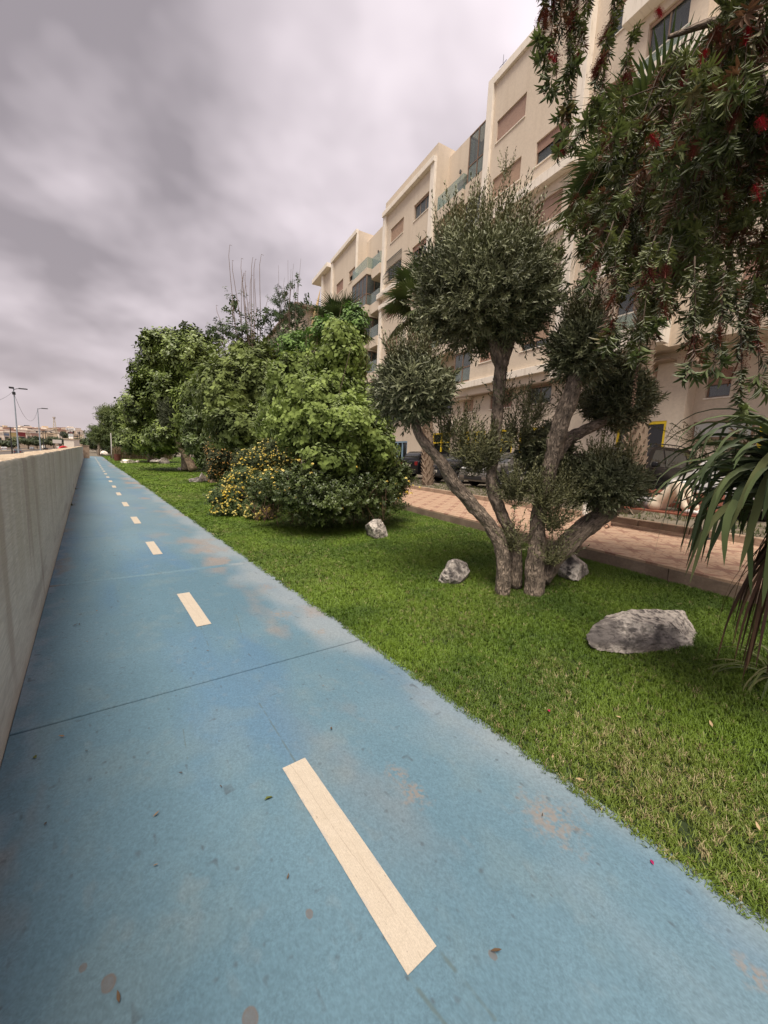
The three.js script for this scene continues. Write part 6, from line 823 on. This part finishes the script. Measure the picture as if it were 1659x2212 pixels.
// traffic
function farCar(label, x, y, d, turn, m, van) { const p = at(x, y, d); p.y = RD + .01; const r = ray(x, y), k = (RD - EYE) / r.y; p.copy(at(x, y, k)); const t = thing('road_car', label, 'car', p, turn); const H = van ? 2.1 : 1.45, L = van ? 4.9 : 4.4; const s = new THREE.Shape(); s.moveTo(-L / 2, .3); s.lineTo(L / 2, .3); s.lineTo(L / 2 - .05, .8); s.lineTo(L / 2 - (van ? .4 : 1.0), .98); s.lineTo(L / 2 - (van ? 1.1 : 1.7), H); s.lineTo(-L / 2 + (van ? .1 : .8), H); s.lineTo(-L / 2 + .05, 1.0); s.closePath(); const g = new THREE.ExtrudeGeometry(s, { depth: 1.6, bevelEnabled: true, bevelSize: .08, bevelThickness: .1, bevelSegments: 2 }); g.translate(0, 0, -.8); part(t, 'body', g, m); part(t, 'windows', merge([box(-L / 2 + .9, L / 2 - 1.8, 1.0, H - .12, -.92, .92), rbox(L / 2 - (van ? 1.0 : 1.55), L / 2 - (van ? .62 : 1.1), 1.02, H - .25, -.75, .75, .05, 1), box(-L / 2 - .1, -L / 2 + .3, 1.05, H - .25, -.7, .7)]), carGlass); for (const sx of [-1, 1]) for (const sz of [-1, 1]) { const w = new THREE.CylinderGeometry(.33, .33, .24, 14); w.rotateX(Math.PI / 2); w.translate(sx * (L / 2 - .85), .33, sz * .8); part(t, 'wheel', w, tyreM); } for (const sz of [-1, 1]) { part(t, 'headlight', box(L / 2 - .02, L / 2 + .06, .62, .8, sz * .6 - .18, sz * .6 + .18), clearLamp); part(t, 'tail_lamp', box(-L / 2 - .09, -L / 2, .7, .95, sz * .7 - .12, sz * .7 + .12), redLamp); } }
const AW = Math.PI / 2, TW = -Math.PI / 2; // away, towards
farCar('silver car driving on the far carriageway at the left edge', 8.5, 973, 120, AW + .15, paint(.5, .5, .5)); farCar('grey car with bright headlights in the middle of the road', 69, 971, 150, TW, paint(.2, .2, .22)); farCar('white van on the road right of the second tall post', 93.5, 968.5, 160, TW + .1, std(.72, .7, .66, .4), true); farCar('black car passing in front of the white van', 99.5, 973, 120, AW, paint(.02, .02, .022)); farCar('dark car half hidden by the wall at the nearest tall post', 40, 981, 100, AW, paint(.06, .07, .08)); farCar('small white car just left of the red ring', 125, 968, 190, TW, paint(.6, .6, .58)); farCar('white saloon beyond the red ring', 158.5, 966, 200, TW - .2, paint(.7, .68, .64)); farCar('distant dark car near the end of the wall', 177, 963.5, 260, AW, paint(.1, .08, .08));
{ const p = at(21, 971, 110), r = ray(27, 976), k = (RD - EYE) / r.y, q = at(27, 976, k), t = thing('bollard', 'short dark post on the road edge between the silver car and the nearest lamp', 'bollard', q); part(t, 'post', cyl(.12, .1, 1.5, 8), metalDark); part(t, 'cap', cyl(.16, .12, .2, 8, 0, 1.5, 0), metalDark); }
{ // red half wheel standing on the wall line
  const p = V(-2.2, 0, 0), q = at(138, 972, 30); const t = thing('red_wheel', 'red half-wheel frame with spokes standing just beyond the wall top', 'wheel frame', V(q.x, q.y - .25, q.z), .75), m = std(.55, .02, .03, .5), R = .5; const g = [new THREE.TorusGeometry(R, .075, 8, 30, Math.PI)]; part(t, 'rim', g[0], m); for (let i = 0; i < 5; i++) { const a = (i + .5) / 5 * Math.PI; part(t, 'spoke', tube([V(0, 0, 0), V(Math.cos(a) * R, Math.sin(a) * R, 0)], [.04], 6, 1), m); } part(t, 'hub', new THREE.SphereGeometry(.1, 10, 8), m); part(t, 'foot', box(-.55, .55, -4.2, .0, -.04, .04), m); }
renderer.render(scene, camera);
